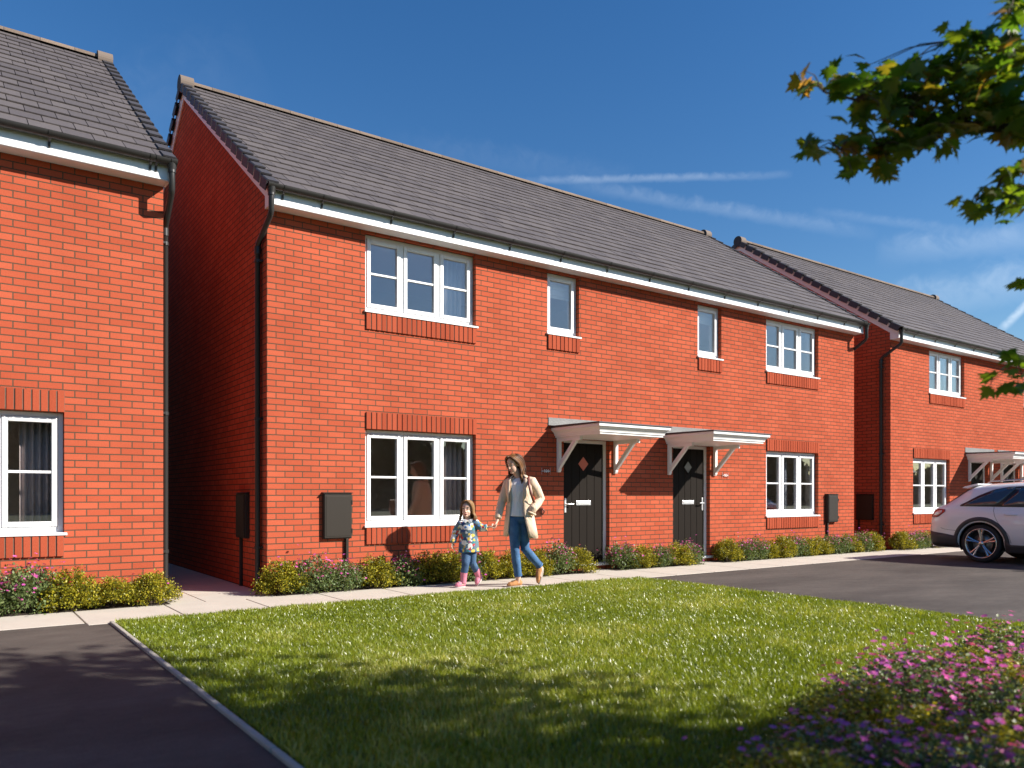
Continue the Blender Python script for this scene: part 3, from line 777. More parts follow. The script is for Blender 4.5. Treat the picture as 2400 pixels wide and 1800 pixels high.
# ------------------------------------------------------------------ maple tree at the edge of the lawn
random.seed(21); rng = np.random.default_rng(21)
CAM = np.array([-3.16,-9.59,1.19]); AX = np.array([.5822,.8130,0]); RX = np.array([.8130,-.5822,0])
def view_pt(px, py, t):
    return CAM + t*AX + (px-1200)/1836*t*RX + np.array([0,0,(1163-py)/1836*t])
LEAF = [(0.03,-.06),(.20,-.15),(.19,-.04),(.47,.00),(.38,.11),(.52,.31),(.31,.27),(.21,.29),(.24,.52),(.11,.47),(0,.78)]
LEAF = LEAF + [(-x, y) for x, y in LEAF[-2::-1]]
LEAF = np.array([(0,-.25)] + LEAF); NL = len(LEAF)
def maple_leaves(P, size, droop):
    n = len(P); out = np.zeros((n, NL+1, 3))
    nz = rng.normal(size=(n,3))*.55 + np.array([0,0,1.0]); nz /= np.linalg.norm(nz, axis=1)[:,None]
    d = droop + rng.normal(size=(n,3))*.55; d -= nz*np.sum(d*nz, axis=1)[:,None]; d /= np.linalg.norm(d, axis=1)[:,None]
    u = np.cross(d, nz)
    for k in range(NL+1):
        x, y = (0,.12) if k == 0 else LEAF[k-1]
        z = -.28*abs(x)**1.3 - .18*max(0,y)**2 + (.06 if k == 0 else 0)
        out[:,k] = P + (u*x + d*y + nz*z)*size[:,None]
    return out
def tree_part(name, V, mat, parent):
    polys = [(0, k, k % NL + 1) for k in range(2, NL+1)] + [(0, 1, 2)]
    polys = [(0, k, k+1) for k in range(1, NL)] + [(0, NL, 1)]
    return link(name, mesh_from_leaves(name, V-TB, mat, polys), parent)
M['maple'] = leaf_mat('maple_leaf', [(.030,.075,.008),(.050,.11,.010),(.085,.145,.012),(.12,.15,.012),(.22,.14,.02),(.27,.14,.03)], [0,.3,.6,.90,.965,1], trans=.42, tint=2.7)  # warm last stops put the look of sunlit leaves into a few leaf colours
TB = np.array([1.85,-10.5,0])
tree = empty('maple_tree', tuple(TB), 0, 'dark maple tree whose leafy branches reach into the sky beside the lawn', 'tree')
def tp(p): return tuple(np.array(p)-TB)
b = MB(); b.tube([(0,0,-.05),(.02,.01,.5),(-.03,.03,1.4),(.0,.0,2.4),(.05,-.05,3.6),(.0,.0,5.0),(.05,.05,6.3)], [.17,.13,.115,.10,.08,.05,.015], 12)
b.build('trunk', M['bark'], tree)
limbs = []; LP = []
def limb(p0, p1, r0, sag=.1):
    p0, p1 = np.array(p0), np.array(p1); pts = []
    for k in range(6):
        f = k/5; q = p0 + (p1-p0)*f; q[2] += sag*math.sin(math.pi*f); q += rng.normal(size=3)*.03*(0 < k < 5); pts.append(q)
    m = MB(); m.tube([tp(q) for q in pts], [max(.003, r0*(1-.9*k/5)) for k in range(6)], 7); m.build('branch', M['bark'], tree)
    return pts
crown = []
for k in range(26):
    z = 2.5 + 3.6*k/26; a = k*2.4; L = 1.9*math.sin(math.pi*min(1, (z-1.3)/5.6))**.7
    tip = TB + np.array([L*math.cos(a), L*math.sin(a), z + .5])
    if (tip[0]+3.16)*.362 - (tip[1]+9.59)*.932 < .45: tip = TB + .55*(tip-TB)*np.array([1,1,0]) + np.array([0,0,tip[2]])
    pts = limb(TB + np.array([0,0,z]), tip, .035); crown.append(pts)
Pc = []
for pts in crown:
    for q in pts[1:]:
        for r_ in range(95): Pc.append(q + rng.normal(size=3)*np.array([.34,.34,.30]))
Pc = np.array(Pc)
inview = ((Pc[:,0]+3.16)*.362 - (Pc[:,1]+9.59)*.932) < .30
Pc = Pc[~inview]
T0 = 3.75; SUNV = np.array([.92,-1,.87]); SUNV = SUNV/np.linalg.norm(SUNV)
for spot in ((2180,165,T0),(2330,465,T0),(2395,440,T0),(1890,185,T0),(2250,90,T0),(2060,190,T0),(2000,350,T0)):  # unseen crown thinned along the sun's line so these hanging leaves are lit
    d_ = Pc - view_pt(*spot); al = d_@SUNV; ds = np.linalg.norm(d_ - al[:,None]*SUNV, axis=1)
    Pc = Pc[~((ds < .17) & (al > 0))]
tree_part('crown', maple_leaves(Pc, rng.uniform(.11,.17,len(Pc)), np.array([0,0,-.6])), M['maple'], tree)
# the branches that hang into view
T0 = 3.75
start = TB + np.array([0,0,2.75])
BR = []
def hang(name, px, start_pt, t=T0, r0=.022, n=0, spread=34, sizes=(.095,.14)):
    pts = [np.array(start_pt)] + [view_pt(x, y, t + dt) for x, y, dt in px]
    m = MB(); m.tube([tp(q) for q in pts], [r0*(1-.88*k/(len(pts)-1)) for k in range(len(pts))], 7); BR.append(m.build('branch', M['bark'], tree))
    return pts
main_b = hang('b', [(2620,330,0),(2420,305,0),(2250,290,.05),(2120,262,0),(2010,235,-.05),(1930,215,0)], start, r0=.03)
low_b = hang('b', [(2150,310,0),(2060,345,.05),(1970,350,0),(1890,342,0)], main_b[2], r0=.010)
up_b = hang('b', [(2330,220,.1),(2250,140,.1),(2235,95,.1)], main_b[2], r0=.012)
r_b = hang('b', [(2600,520,.1),(2450,470,0),(2330,450,0),(2290,470,0)], start, r0=.016)
top_b = hang('b', [(2600,-40,.2),(2480,-10,.1),(2370,20,0)], start+np.array([0,0,.6]), r0=.014)
far_b = hang('b', [(2640,830,.5),(2500,800,.4),(2380,850,.3),(2330,890,.3)], start, r0=.010)
far2 = hang('b', [(2560,690,.4),(2440,665,.3),(2390,660,.3)], far_b[1], r0=.006)
# leaf clusters: (x, y, spread x, spread y, count)
CL = [(1882,182,14,14,3),(1905,205,10,8,2),(1985,185,25,18,10),(2050,185,30,22,14),(2110,195,32,24,16),(2155,168,22,14,6),(2180,205,30,28,14),(2040,235,38,22,18),(2110,250,40,28,24),(2180,260,40,30,26),
      (2250,150,28,22,12),(2245,80,22,14,6),(2300,95,24,18,8),(2290,140,34,26,16),(2340,120,30,22,12),(2390,110,26,24,10),(2260,210,36,28,24),(2320,200,36,30,26),(2380,210,34,34,24),(2270,280,38,24,22),(2340,280,36,26,22),(2395,290,30,28,16),(2230,320,30,20,10),
      (1895,335,20,12,4),(1925,350,18,14,4),(1985,330,24,14,6),(2030,340,30,20,12),(2090,330,36,22,18),(2150,320,30,20,12),(2010,375,22,20,7),(2080,370,22,18,8),(2140,345,20,14,6),(1990,400,8,14,2),
      (2360,35,14,14,3),(2390,20,18,18,7),(2400,40,14,12,3),(2365,440,22,16,7),(2395,400,16,14,5),(2320,470,22,18,9),(2375,475,24,16,10),(2292,490,10,12,3),(2410,350,16,20,5),(2360,395,12,10,2),
      (2395,668,8,8,2),(2385,825,14,10,3),(2400,860,14,14,4),(2330,900,10,14,2),(2395,905,10,12,2),(2370,850,8,8,1)]
PV = []
for (x, y, sx, sy, n_) in CL:
    for k in range(int(n_*1.25+.5)):
        far = y > 600
        PV.append(view_pt(x + random.gauss(0, sx), y + random.gauss(0, sy), T0 + (.3 if far else 0) + random.gauss(0, .12)))
PV = np.array(PV)
tree_part('foliage', maple_leaves(PV, rng.uniform(.085,.135,len(PV)), np.array([-.35,.25,-.8])), M['maple'], tree)
# off to the side, out of view: the rest of the crown carries on over the drive
# twigs from branches to leaf clusters
allb = np.array([p for bb in (main_b,low_b,up_b,r_b,top_b,far_b,far2) for p in bb]); own = [i for i, bb in enumerate((main_b,low_b,up_b,r_b,top_b,far_b,far2)) for p in bb]; tws = {}
for q in PV[::2]:
    k = np.argmin(np.linalg.norm(allb-q, axis=1)); a_ = allb[k]
    if np.linalg.norm(a_-q) < .6: tws.setdefault(own[k], MB()).tube([tp(a_), tp((a_+q)/2+np.array([0,0,.03])), tp(q)], [.004,.003,.0018], 4, cap=False)
for i, tw in tws.items(): tw.build('twigs', M['twig'], BR[i])

# far-off trees across the open ground (what the ground-floor windows mirror)
nT = 52000; tx = rng.uniform(-70, 300, nT)
th = 5.2 + 1.8*np.sin(tx*.23) + 1.1*np.sin(tx*.61+1) + .7*np.sin(tx*1.7)
tz = th*(1-rng.random(nT)**1.7*.98); ty = -58 + rng.normal(size=nT)*1.5*np.sqrt(np.clip(1.05-tz/th, .02, 1))
PT = np.column_stack([tx, ty, tz]); VT = leaf_arrays(PT, rng.normal(size=(nT,3)), rng.uniform(.7, 1.5, nT))
M['far_leaf'] = leaf_mat('far_leaf', [(.020,.030,.010),(.04,.055,.016),(.06,.07,.02)], trans=.15)
bk = MB(); xs_ = np.linspace(-70, 300, 240); hh = 4.6 + 1.8*np.sin(xs_*.23) + 1.1*np.sin(xs_*.61+1) + .7*np.sin(xs_*1.7)
bk.quadmesh([[(x, -58-1.4*math.sin(math.pi*q/6), h*q/6) for x, h in zip(xs_, hh)] for q in range(7)], 0); 
me_t = mesh_from_leaves('treeline', VT, M['far_leaf']); bm_ = bmesh.new(); bm_.from_mesh(me_t); me_b = bpy.data.meshes.new('bk'); me_b.from_pydata(bk.v, [], bk.f); bm_.from_mesh(me_b); bm_.to_mesh(me_t); bm_.free(); bpy.data.meshes.remove(me_b)
ot = bpy.data.objects.new('treeline', me_t); COL.objects.link(ot); tag(ot, kind='stuff')
# ------------------------------------------------------------------ white estate car (rear towards the house)
random.seed(5); rng = np.random.default_rng(5)
M['car_paint'] = plain('white_car_paint', (.88,.88,.88), .22, spec=.5, coat=1.0)
M['clad'] = plain('grey_plastic_cladding', (.055,.053,.055), .5, spec=.4)
M['black_trim'] = plain('black_trim', (.012,.012,.013), .3)
M['tyre'] = plain('tyre_rubber', (.018,.018,.018), .8, bump=.3, bscale=80)
M['alloy'] = plain('alloy_wheel', (.55,.55,.56), .25, metal=.9)
M['alloy_dark'] = plain('alloy_dark', (.10,.10,.105), .4, metal=.6)
M['disc'] = plain('brake_disc', (.25,.24,.23), .35, metal=.8)
M['car_glass'] = glass_mat('tinted_car_glass', tint=(.30,.34,.40), gain=2.2)
M['tail_red'] = plain('red_lamp', (.45,.03,.02), .12, spec=.6, coat=.6)
M['lamp_clear'] = plain('clear_lamp', (.75,.70,.70), .12, metal=.4, coat=.6)
M['cabin'] = plain('dark_cabin', (.03,.03,.032), .8)
def lerp_tab(t, x):
    if x <= t[0][0]: return t[0][1]
    for (a, fa), (b_, fb) in zip(t[:-1], t[1:]):
        if x <= b_: return fa + (fb-fa)*(x-a)/(b_-a)
    return t[-1][1]
TOPZ = [(0,.60),(.02,.70),(.06,.86),(.12,.97),(.22,1.03),(.62,1.335),(.74,1.40),(1.0,1.435),(1.5,1.462),(2.1,1.465),(2.6,1.445),(2.95,1.395),(3.35,1.20),(3.75,.985),(4.2,.93),(4.6,.85),(4.8,.74),(4.88,.60),(4.9,.52)]
PLAN = [(0,.80),(.06,.88),(.16,.935),(.35,.975),(.7,.995),(1.2,1),(3.6,1),(4.2,.97),(4.6,.90),(4.8,.80),(4.9,.68)]
BELT = [(0,.985),(1.0,1.0),(3.7,.965),(4.9,.90)]
AXL = (.96, 3.87); WR = .345; WZ = .338; ARCH = .385
def arch_z(x):
    z = .235
    for c in AXL:
        if abs(x-c) < ARCH: z = max(z, WZ + math.sqrt(ARCH**2-(x-c)**2))
    return z
def section(x):
    """half section, sill to roof centre: list of (y, z)"""
    pl = lerp_tab(PLAN, x); tz = lerp_tab(TOPZ, x); bz = lerp_tab(BELT, x)
    tuck = 1.0 if .7 < x < 3.4 else .985
    base = [(.845,.235),(.905,.34),(.928,.48),(.938,.62),(.940,.74),(.930,.84),(.905,.93),(.872,bz),(.80,1.15),(.715,1.325),(.655,1.395),(.53,1.43),(.30,1.458),(0,1.465)]
    out = []
    for k, (y, z) in enumerate(base):
        if k < 8: zz = min(z, tz - .004*(14-k)); yy = y*pl
        else:
            f = (z-bz)/(1.465-bz); zz = bz + f*(tz-bz) if tz > bz else tz - .002*(14-k)
            yy = y*pl*tuck
        out.append((yy, zz))
    az = arch_z(x)
    out = [(y, max(z, min(az, tz-.01))) if k < 6 else (y, z) for k, (y, z) in enumerate(out)]
    return out
def surf_y(x, z):
    s = section(x)
    for (ya, za), (yb, zb) in zip(s[:-1], s[1:]):
        if za <= z <= zb and zb > za: return ya + (yb-ya)*(z-za)/(zb-za)
    return s[0][0] if z < s[0][1] else 0
XS = sorted(set([round(x, 4) for x in [0,.01,.02,.04,.06,.09,.12,.16,.22,.28,.35,.42,.5,.56,.62,.68,.74,.8,.9,1.0,1.2,1.5,1.8,2.1,2.4,2.6,2.8,2.95,3.1,3.25,3.4,3.6,3.75,3.9,4.05,4.2,4.4,4.6,4.7,4.8,4.85,4.88,4.9]]
    + [round(c + ARCH*math.cos(math.pi*k/22), 4) for c in AXL for k in range(23)]))
car = empty('parked_car', (12.83, -2.07, 0), R(-90), 'white estate car with grey wheel arches parked on the dark driveway', 'car')
b = MB()
GA, GB = .60, 3.56        # glasshouse opening: leave the band between belt and roof edge open for real windows
WIN_LO = [(.58,1.012),(3.6,1.0)]
WIN_HI = [(.60,1.015),(.72,1.085),(.88,1.185),(1.11,1.295),(1.33,1.338),(1.6,1.35),(2.3,1.355),(2.7,1.34),(2.95,1.30),(3.3,1.12),(3.5,1.01)]
for sgn in (-1, 1):
    rows = [[(x, sgn*y, z) for (y, z) in section(x)] for x in XS]
    if sgn > 0: rows = [r_[::-1] for r_ in rows]
    b.quadmesh(rows, 0)
r0 = section(0); b.face([(0, -y, z) for y, z in r0] + [(0, y, z) for y, z in r0[::-1][1:]], 0)
r1 = section(4.9); b.face(([(4.9, -y, z) for y, z in r1] + [(4.9, y, z) for y, z in r1[::-1][1:]])[::-1], 0)
b.face([(x, -.80, .232) for x in (.1, 4.8)] + [(x, .80, .232) for x in (4.8, .1)], 1)
b.build('body', [M['car_paint'], M['cabin']], car, weld=True)
def panel(name, mat, lo, hi, off, sgn, n=26, rows=3, parent=car, thick=.006, x0=None, x1=None):
    """skin patch between two z(x) curves, lying on the body surface"""
    x0 = lo[0][0] if x0 is None else x0; x1 = lo[-1][0] if x1 is None else x1
    q = MB(); A = []; 
    for k in range(n+1):
        x = x0 + (x1-x0)*k/n; za, zb = lerp_tab(lo, x), max(lerp_tab(hi, x), lerp_tab(lo, x)+.001)
        A.append([(x, sgn*(surf_y(x, za+(zb-za)*j/rows) + off), za+(zb-za)*j/rows) for j in range(rows+1)])
    if sgn > 0: A = [a[::-1] for a in A]
    q.quadmesh(A, 0); o = q.build(name, mat, parent); s = o.modifiers.new('thickness', 'SOLIDIFY'); s.thickness = thick; s.offset = -1
    return o
M['dark_window'] = plain('privacy_glass', (.035,.042,.055), .04, spec=.9, coat=.5)
for sgn in (-1, 1):
    # black surround then panes
    panel('window_surround', M['black_trim'], [(.585,1.005),(3.52,.995)], [(x-.012 if x < 1 else x+.006, z+.016) for x, z in WIN_HI], .0025, sgn, 60)
    q1 = panel('side_window', M['dark_window'], [(.65,1.02),(1.20,1.02),(1.45,1.31)], WIN_HI, .005, sgn, 24)
    panel('side_window', M['dark_window'], [(1.30,1.02),(2.17,1.015)], [(1.30,1.03),(1.55,1.335),(1.62,1.342),(2.17,1.345)], .005, sgn, 24)
    panel('side_window', M['dark_window'], [(2.28,1.015),(3.42,1.005)], [(2.28,1.345),(2.7,1.33),(2.95,1.285),(3.3,1.10),(3.42,1.02)], .005, sgn, 24)
    # cladding: arches, rocker, bumper corner
    for c in AXL:
        q = MB(); A = []
        for k in range(41):
            a = math.pi*(-.06 + 1.12*k/40); row = []
            for rr, off in ((ARCH-.016, -.16),(ARCH-.012,-.02),(ARCH-.006,.014),(ARCH+.03,.022),(ARCH+.085,.014),(ARCH+.098,-.004)):
                x = c + rr*math.cos(a); z = max(.21, WZ + rr*math.sin(a)); y = max(surf_y(max(.0,min(4.9,x)), max(z, .24)), .78)
                row.append((x, sgn*(y+off), z))
            A.append(row)
        if sgn < 0: A = [r_[::-1] for r_ in A]
        q.quadmesh(A, 0); q.build('wheel_arch_trim', M['clad'], car)
        q = MB(); R_ = [[(c + rr*math.cos(math.pi*(-.12+1.24*k/24)), sgn*y, max(.20, WZ + rr*math.sin(math.pi*(-.12+1.24*k/24)))) for k in range(25)] for rr, y in ((.368,.905),(.372,.80),(.372,.56),(.0,.555))]
        q.quadmesh(R_, 0); q.build('wheel_liner', M['black_trim'], car)
    panel('rocker_trim', M['clad'], [(1.36,.19),(3.47,.19)], [(1.36,.40),(1.44,.335),(3.40,.335),(3.47,.40)], .014, sgn, 20)
    panel('bumper_trim', M['clad'], [(.015,.30),(.10,.255),(.56,.25)], [(.015,.53),(.30,.50),(.56,.455)], .012, sgn, 16)
    # door lines, handles, mirror
    def seam(pts, w=.006):
        q = MB(); q.tube([(x, sgn*(surf_y(x, z)+.0005), z) for x, z in pts], w*.6, 5); return q
    seam([(1.17,1.0),(1.175,.93),(1.20,.84),(1.26,.72),(1.36,.60),(1.43,.50),(1.46,.36)]).build('door_seam', M['black_trim'], car)
    seam([(2.24,1.0),(2.24,.8),(2.235,.55),(2.24,.36)]).build('door_seam', M['black_trim'], car)
    seam([(.20,.93),(.5,.945),(1.15,.945),(2.2,.94),(3.5,.925)], .004).build('shoulder_crease', M['car_paint'], car)
    seam([(.25,.60),(.34,.575),(.56,.555)], .005).build('bumper_seam', M['black_trim'], car)
    for hx in (1.36, 2.42):
        q = MB(); y = surf_y(hx, .865)
        q.tube([(hx, sgn*(y+.002), .868), (hx+.03, sgn*(y+.03), .868), (hx+.17, sgn*(y+.03), .868), (hx+.20, sgn*(y+.002), .868)], [(.014,.011)]*4, 8)
        q.build('door_handle', M['car_paint'], car)
    q = MB(); q.ell((3.28, sgn*1.02, 1.04), (.07,.10,.065)); q.tube([(3.30, sgn*.88, 1.0), (3.29, sgn*.96, 1.02)], .02, 8); q.build('door_mirror', M['car_paint'], car)
    panel('tail_lamp', M['tail_red'], [(.055,.79),(.20,.80),(.33,.90)], [(.055,.885),(.20,.955),(.33,.945)], .006, sgn, 14)
    panel('tail_lamp_lens', M['lamp_clear'], [(.10,.83),(.20,.835),(.27,.89)], [(.10,.872),(.20,.92),(.27,.93)], .009, sgn, 10)
    panel('headlight', M['lamp_clear'], [(4.35,.66),(4.82,.60)], [(4.35,.79),(4.82,.69)], .005, sgn, 10)
    q = MB(); q.tube([(.95, sgn*.60, 1.435), (1.02, sgn*.615, 1.465), (1.6, sgn*.62, 1.488), (2.3, sgn*.615, 1.488), (2.78, sgn*.60, 1.455), (2.85, sgn*.59, 1.43)], .012, 8); q.build('roof_rail', M['alloy'], car)
# rear glass, windscreen, spoiler, plate, bumper bottom
def cross(name, mat, xa, xb, wa, wb, off):
    q = MB(); A = []
    for k in range(9):
        x = xa + (xb-xa)*k/8; w = wa + (wb-wa)*k/8
        A.append([(x, w*(j/6-1)*1.0 if False else w*(2*j/12-1), lerp_tab(TOPZ, x) + off - .035*(2*j/12-1)**2) for j in range(13)])
    q.quadmesh(A, 0); return q.build(name, mat, car)
cross('rear_window', M['dark_window'], .24, .61, .70, .60, .016)
cross('windscreen', M['dark_window'], 3.02, 3.72, .62, .76, .016)
q = MB(); q.prism([(.50,1.345),(.545,1.372),(.78,1.425),(.78,1.405),(.60,1.335)], 'y', -.60, .60); 
o = q.build('roof_spoiler', M['car_paint'], car, bevel=.008)
q = MB(); q.box(-.022, .06, -.70, .70, .24, .50); q.build('bumper_trim', M['clad'], car, bevel=.02)
q = MB(); q.box(-.012, .012, -.26, .26, .70, .81); q.build('number_plate', M['pvc'], car, bevel=.003)
q = MB(); q.prism([(1.66,1.46),(1.60,1.505),(1.63,1.505),(1.78,1.462)], 'y', -.012, .012); q.build('roof_aerial', M['car_paint'], car)
q = MB(); q.box(.5, 4.4, -.70, .70, .24, .60); q.build('underbody', M['cabin'], car)
# wheels
def wheel(x, sgn):
    r = empty('wheel', (x, sgn*.80, WZ)); r.parent = car
    q = MB(); prof = [(.245,-.095),(.268,-.108),(.315,-.112),(.338,-.095),(.345,-.06),(.345,.06),(.338,.095),(.315,.112),(.268,.108),(.245,.095)]
    q.lathe(prof, 'y', n=40); q.build('tyre', M['tyre'], r)
    q = MB(); q.lathe([(.276,.098),(.268,.112),(.258,.112),(.246,.095),(.235,.02),(.235,-.08),(.27,-.09)] if sgn > 0 else [(.276,-.098),(.268,-.112),(.258,-.112),(.246,-.095),(.235,-.02),(.235,.08),(.27,.09)], 'y', n=40)
    f = sgn
    for k in range(5):
        for da in (-.13, .13):
            a = math.pi/2 + 2*math.pi*k/5
            d = Vector((math.cos(a+da*.35), 0, math.sin(a+da*.35))); e = Vector((math.cos(a+da*1.0), 0, math.sin(a+da*1.0))); w = Vector((-math.sin(a), 0, math.cos(a)))
            q.tube([d*.045+Vector((0,f*.075,0)), (d*.5+e*.5)*.15+Vector((0,f*.085,0)), e*.250+Vector((0,f*.095,0))], [(.020,.020),(.018,.018),(.020,.024)], 6, smooth=False)
    q.lathe([(.0,f*.098),(.035,f*.097),(.05,f*.085),(.055,f*.05)], 'y', n=20)
    q.build('rim', M['alloy'], r)
    q = MB(); q.lathe([(.06,f*.02),(.17,f*.02),(.17,0),(.06,0)], 'y', n=32); q.build('brake_disc', M['disc'], r)
    q = MB(); q.lathe([(.0,-f*.03),(.24,-f*.03)], 'y', n=32); q.build('wheel_back', M['cabin'], r)
for x in AXL:
    for s in (-1, 1): wheel(x, s)
# ------------------------------------------------------------------ people
random.seed(9); rng = np.random.default_rng(9)
def remesh(name, mb, voxel, mats, parent, smooth=6, factor=.5):
    me = bpy.data.meshes.new(name); me.from_pydata(mb.v, [], mb.f)
    b_ = bmesh.new(); b_.from_mesh(me); bmesh.ops.remove_doubles(b_, verts=b_.verts, dist=1e-6); bmesh.ops.recalc_face_normals(b_, faces=b_.faces); b_.to_mesh(me); b_.free()
    o = bpy.data.objects.new(name, me); COL.objects.link(o)
    r = o.modifiers.new('r', 'REMESH'); r.mode = 'VOXEL'; r.voxel_size = voxel
    if smooth: s = o.modifiers.new('s', 'SMOOTH'); s.iterations = smooth; s.factor = factor
    dg = bpy.context.evaluated_depsgraph_get()
    out = bpy.data.meshes.new_from_object(o.evaluated_get(dg)); bpy.data.objects.remove(o); bpy.data.meshes.remove(me)
    out.name = name
    out.materials.clear()
    for m in (mats if isinstance(mats, list) else [mats]): out.materials.append(m)
    out.polygons.foreach_set('use_smooth', [True]*len(out.polygons)); out.update()
    q = bpy.data.objects.new(name, out); COL.objects.link(q)
    if parent is not None: q.parent = parent
    return q
def skin_mat(name, col):
    m, nt, b = new_mat(name); b.inputs['Base Color'].default_value = (*col, 1); b.inputs['Roughness'].default_value = .5
    b.inputs['Subsurface Weight'].default_value = .12; b.inputs['Subsurface Radius'].default_value = (.01,.004,.002); return m
M['skin'] = skin_mat('skin', (.70,.43,.32)); M['skin_child'] = skin_mat('child_skin', (.74,.48,.37))
M['lip'] = plain('lips', (.42,.10,.09), .4); M['eye'] = plain('dark_eyes', (.03,.022,.018), .25); M['brow'] = plain('brows', (.12,.07,.04), .8)
def strand_mat(name, cols):
    m = island_mat(name, cols, rough=.5, spec=.28, bump=.3, bscale=250, var=.25); return m
M['hair'] = strand_mat('brown_hair', [(.035,.013,.005),(.105,.042,.014),(.25,.115,.038)])
M['hair_child'] = strand_mat('fair_hair', [(.12,.06,.025),(.22,.12,.05),(.36,.22,.10)])
def cloth(name, col, sc=9):
    m, nt, b = new_mat(name); b.inputs['Base Color'].default_value = (*col, 1); b.inputs['Roughness'].default_value = .9; b.inputs['Specular IOR Level'].default_value = .15
    tc = N(nt, 'ShaderNodeTexCoord'); mp = N(nt, 'ShaderNodeMapping'); mp.inputs['Scale'].default_value = (1,1,.45); nt.links.new(tc.outputs['Object'], mp.inputs['Vector'])
    n1 = N(nt, 'ShaderNodeTexNoise'); n1.inputs['Scale'].default_value = sc; n1.inputs['Detail'].default_value = 3; n1.inputs['Distortion'].default_value = 1.2; nt.links.new(mp.outputs[0], n1.inputs['Vector'])
    bp = N(nt, 'ShaderNodeBump'); bp.inputs['Strength'].default_value = .7; bp.inputs['Distance'].default_value = .03; nt.links.new(n1.outputs['Fac'], bp.inputs['Height']); nt.links.new(bp.outputs['Normal'], b.inputs['Normal']); return m
M['coat'] = cloth('beige_wool', (.72,.545,.40))
M['shirt'] = cloth('white_cotton', (.82,.81,.84), 14)
def denim(name, a, c):
    m, nt, b = new_mat(name); tc = N(nt, 'ShaderNodeTexCoord'); n1 = N(nt, 'ShaderNodeTexNoise'); n1.inputs['Scale'].default_value = 9; n1.inputs['Detail'].default_value = 4
    nt.links.new(tc.outputs['Object'], n1.inputs['Vector']); cr = N(nt, 'ShaderNodeValToRGB'); e = cr.color_ramp.elements
    e[0].position = .32; e[0].color = (*a, 1); e[1].position = .72; e[1].color = (*c, 1); nt.links.new(n1.outputs['Fac'], cr.inputs['Fac']); nt.links.new(cr.outputs['Color'], b.inputs['Base Color'])
    b.inputs['Roughness'].default_value = .85; n2 = N(nt, 'ShaderNodeTexNoise'); n2.inputs['Scale'].default_value = 22; nt.links.new(tc.outputs['Object'], n2.inputs['Vector'])
    bp = N(nt, 'ShaderNodeBump'); bp.inputs['Strength'].default_value = .5; bp.inputs['Distance'].default_value = .012; nt.links.new(n2.outputs['Fac'], bp.inputs['Height']); nt.links.new(bp.outputs['Normal'], b.inputs['Normal']); return m
M['jeans'] = denim('blue_denim', (.030,.085,.20), (.075,.18,.34)); M['jeans_child'] = denim('dark_denim', (.022,.055,.13), (.07,.14,.25))
M['tan'] = plain('tan_suede', (.46,.21,.075), .8, var=.15, bump=.3, bscale=60); M['sole'] = plain('shoe_sole', (.42,.36,.30), .8); M['leather'] = plain('oxblood_leather', (.16,.045,.03), .45)
M['boot'] = plain('pink_boot', (.60,.19,.27), .6, var=.2, bump=.3, bscale=40); M['boot_sole'] = plain('pale_sole', (.62,.52,.50), .7)
def floral():
    m, nt, b = new_mat('floral_print'); tc = N(nt, 'ShaderNodeTexCoord')
    col = None
    base = (.10,.16,.20,1)
    # coloured blots of several sizes over a grey-blue ground: dark blue, teal, white, yellow, red
    specs = [(15,.45,(.02,.06,.20),1),(17,.42,(.03,.22,.25),2),(13,.52,(.80,.78,.74),3),(16,.36,(.75,.52,.09),4),(18,.34,(.50,.04,.04),5),(19,.28,(.07,.25,.62),6)]
    prev = None
    nz = N(nt, 'ShaderNodeTexNoise'); nz.inputs['Scale'].default_value = 30; nt.links.new(tc.outputs['Object'], nz.inputs['Vector'])
    dv = N(nt, 'ShaderNodeVectorMath', operation='MULTIPLY_ADD'); dv.inputs[1].default_value = (.03,.03,.03); nt.links.new(nz.outputs['Color'], dv.inputs[0]); nt.links.new(tc.outputs['Object'], dv.inputs[2])
    for sc, th, c, k in specs:
        mp = N(nt, 'ShaderNodeMapping'); mp.inputs['Location'].default_value = (k*1.37, k*.71, k*2.13); nt.links.new(dv.outputs[0], mp.inputs['Vector'])
        v = N(nt, 'ShaderNodeTexVoronoi'); v.inputs['Scale'].default_value = sc; v.inputs['Randomness'].default_value = .9; nt.links.new(mp.outputs[0], v.inputs['Vector'])
        sep = N(nt, 'ShaderNodeSeparateColor'); nt.links.new(v.outputs['Color'], sep.inputs[0])
        gt = N(nt, 'ShaderNodeMath', operation='GREATER_THAN'); gt.inputs[1].default_value = .45; nt.links.new(sep.outputs[0], gt.inputs[0])
        lt = N(nt, 'ShaderNodeMath', operation='LESS_THAN'); lt.inputs[1].default_value = th; nt.links.new(v.outputs['Distance'], lt.inputs[0])
        mu = N(nt, 'ShaderNodeMath', operation='MULTIPLY'); nt.links.new(gt.outputs[0], mu.inputs[0]); nt.links.new(lt.outputs[0], mu.inputs[1])
        mx = N(nt, 'ShaderNodeMix', data_type='RGBA'); mx.inputs['B'].default_value = (*c, 1); nt.links.new(mu.outputs[0], mx.inputs['Factor'])
        if prev is None: mx.inputs['A'].default_value = base
        else: nt.links.new(prev, mx.inputs['A'])
        prev = mx.outputs['Result']
    nt.links.new(prev, b.inputs['Base Color']); b.inputs['Roughness'].default_value = .7; return m
M['floral'] = floral()

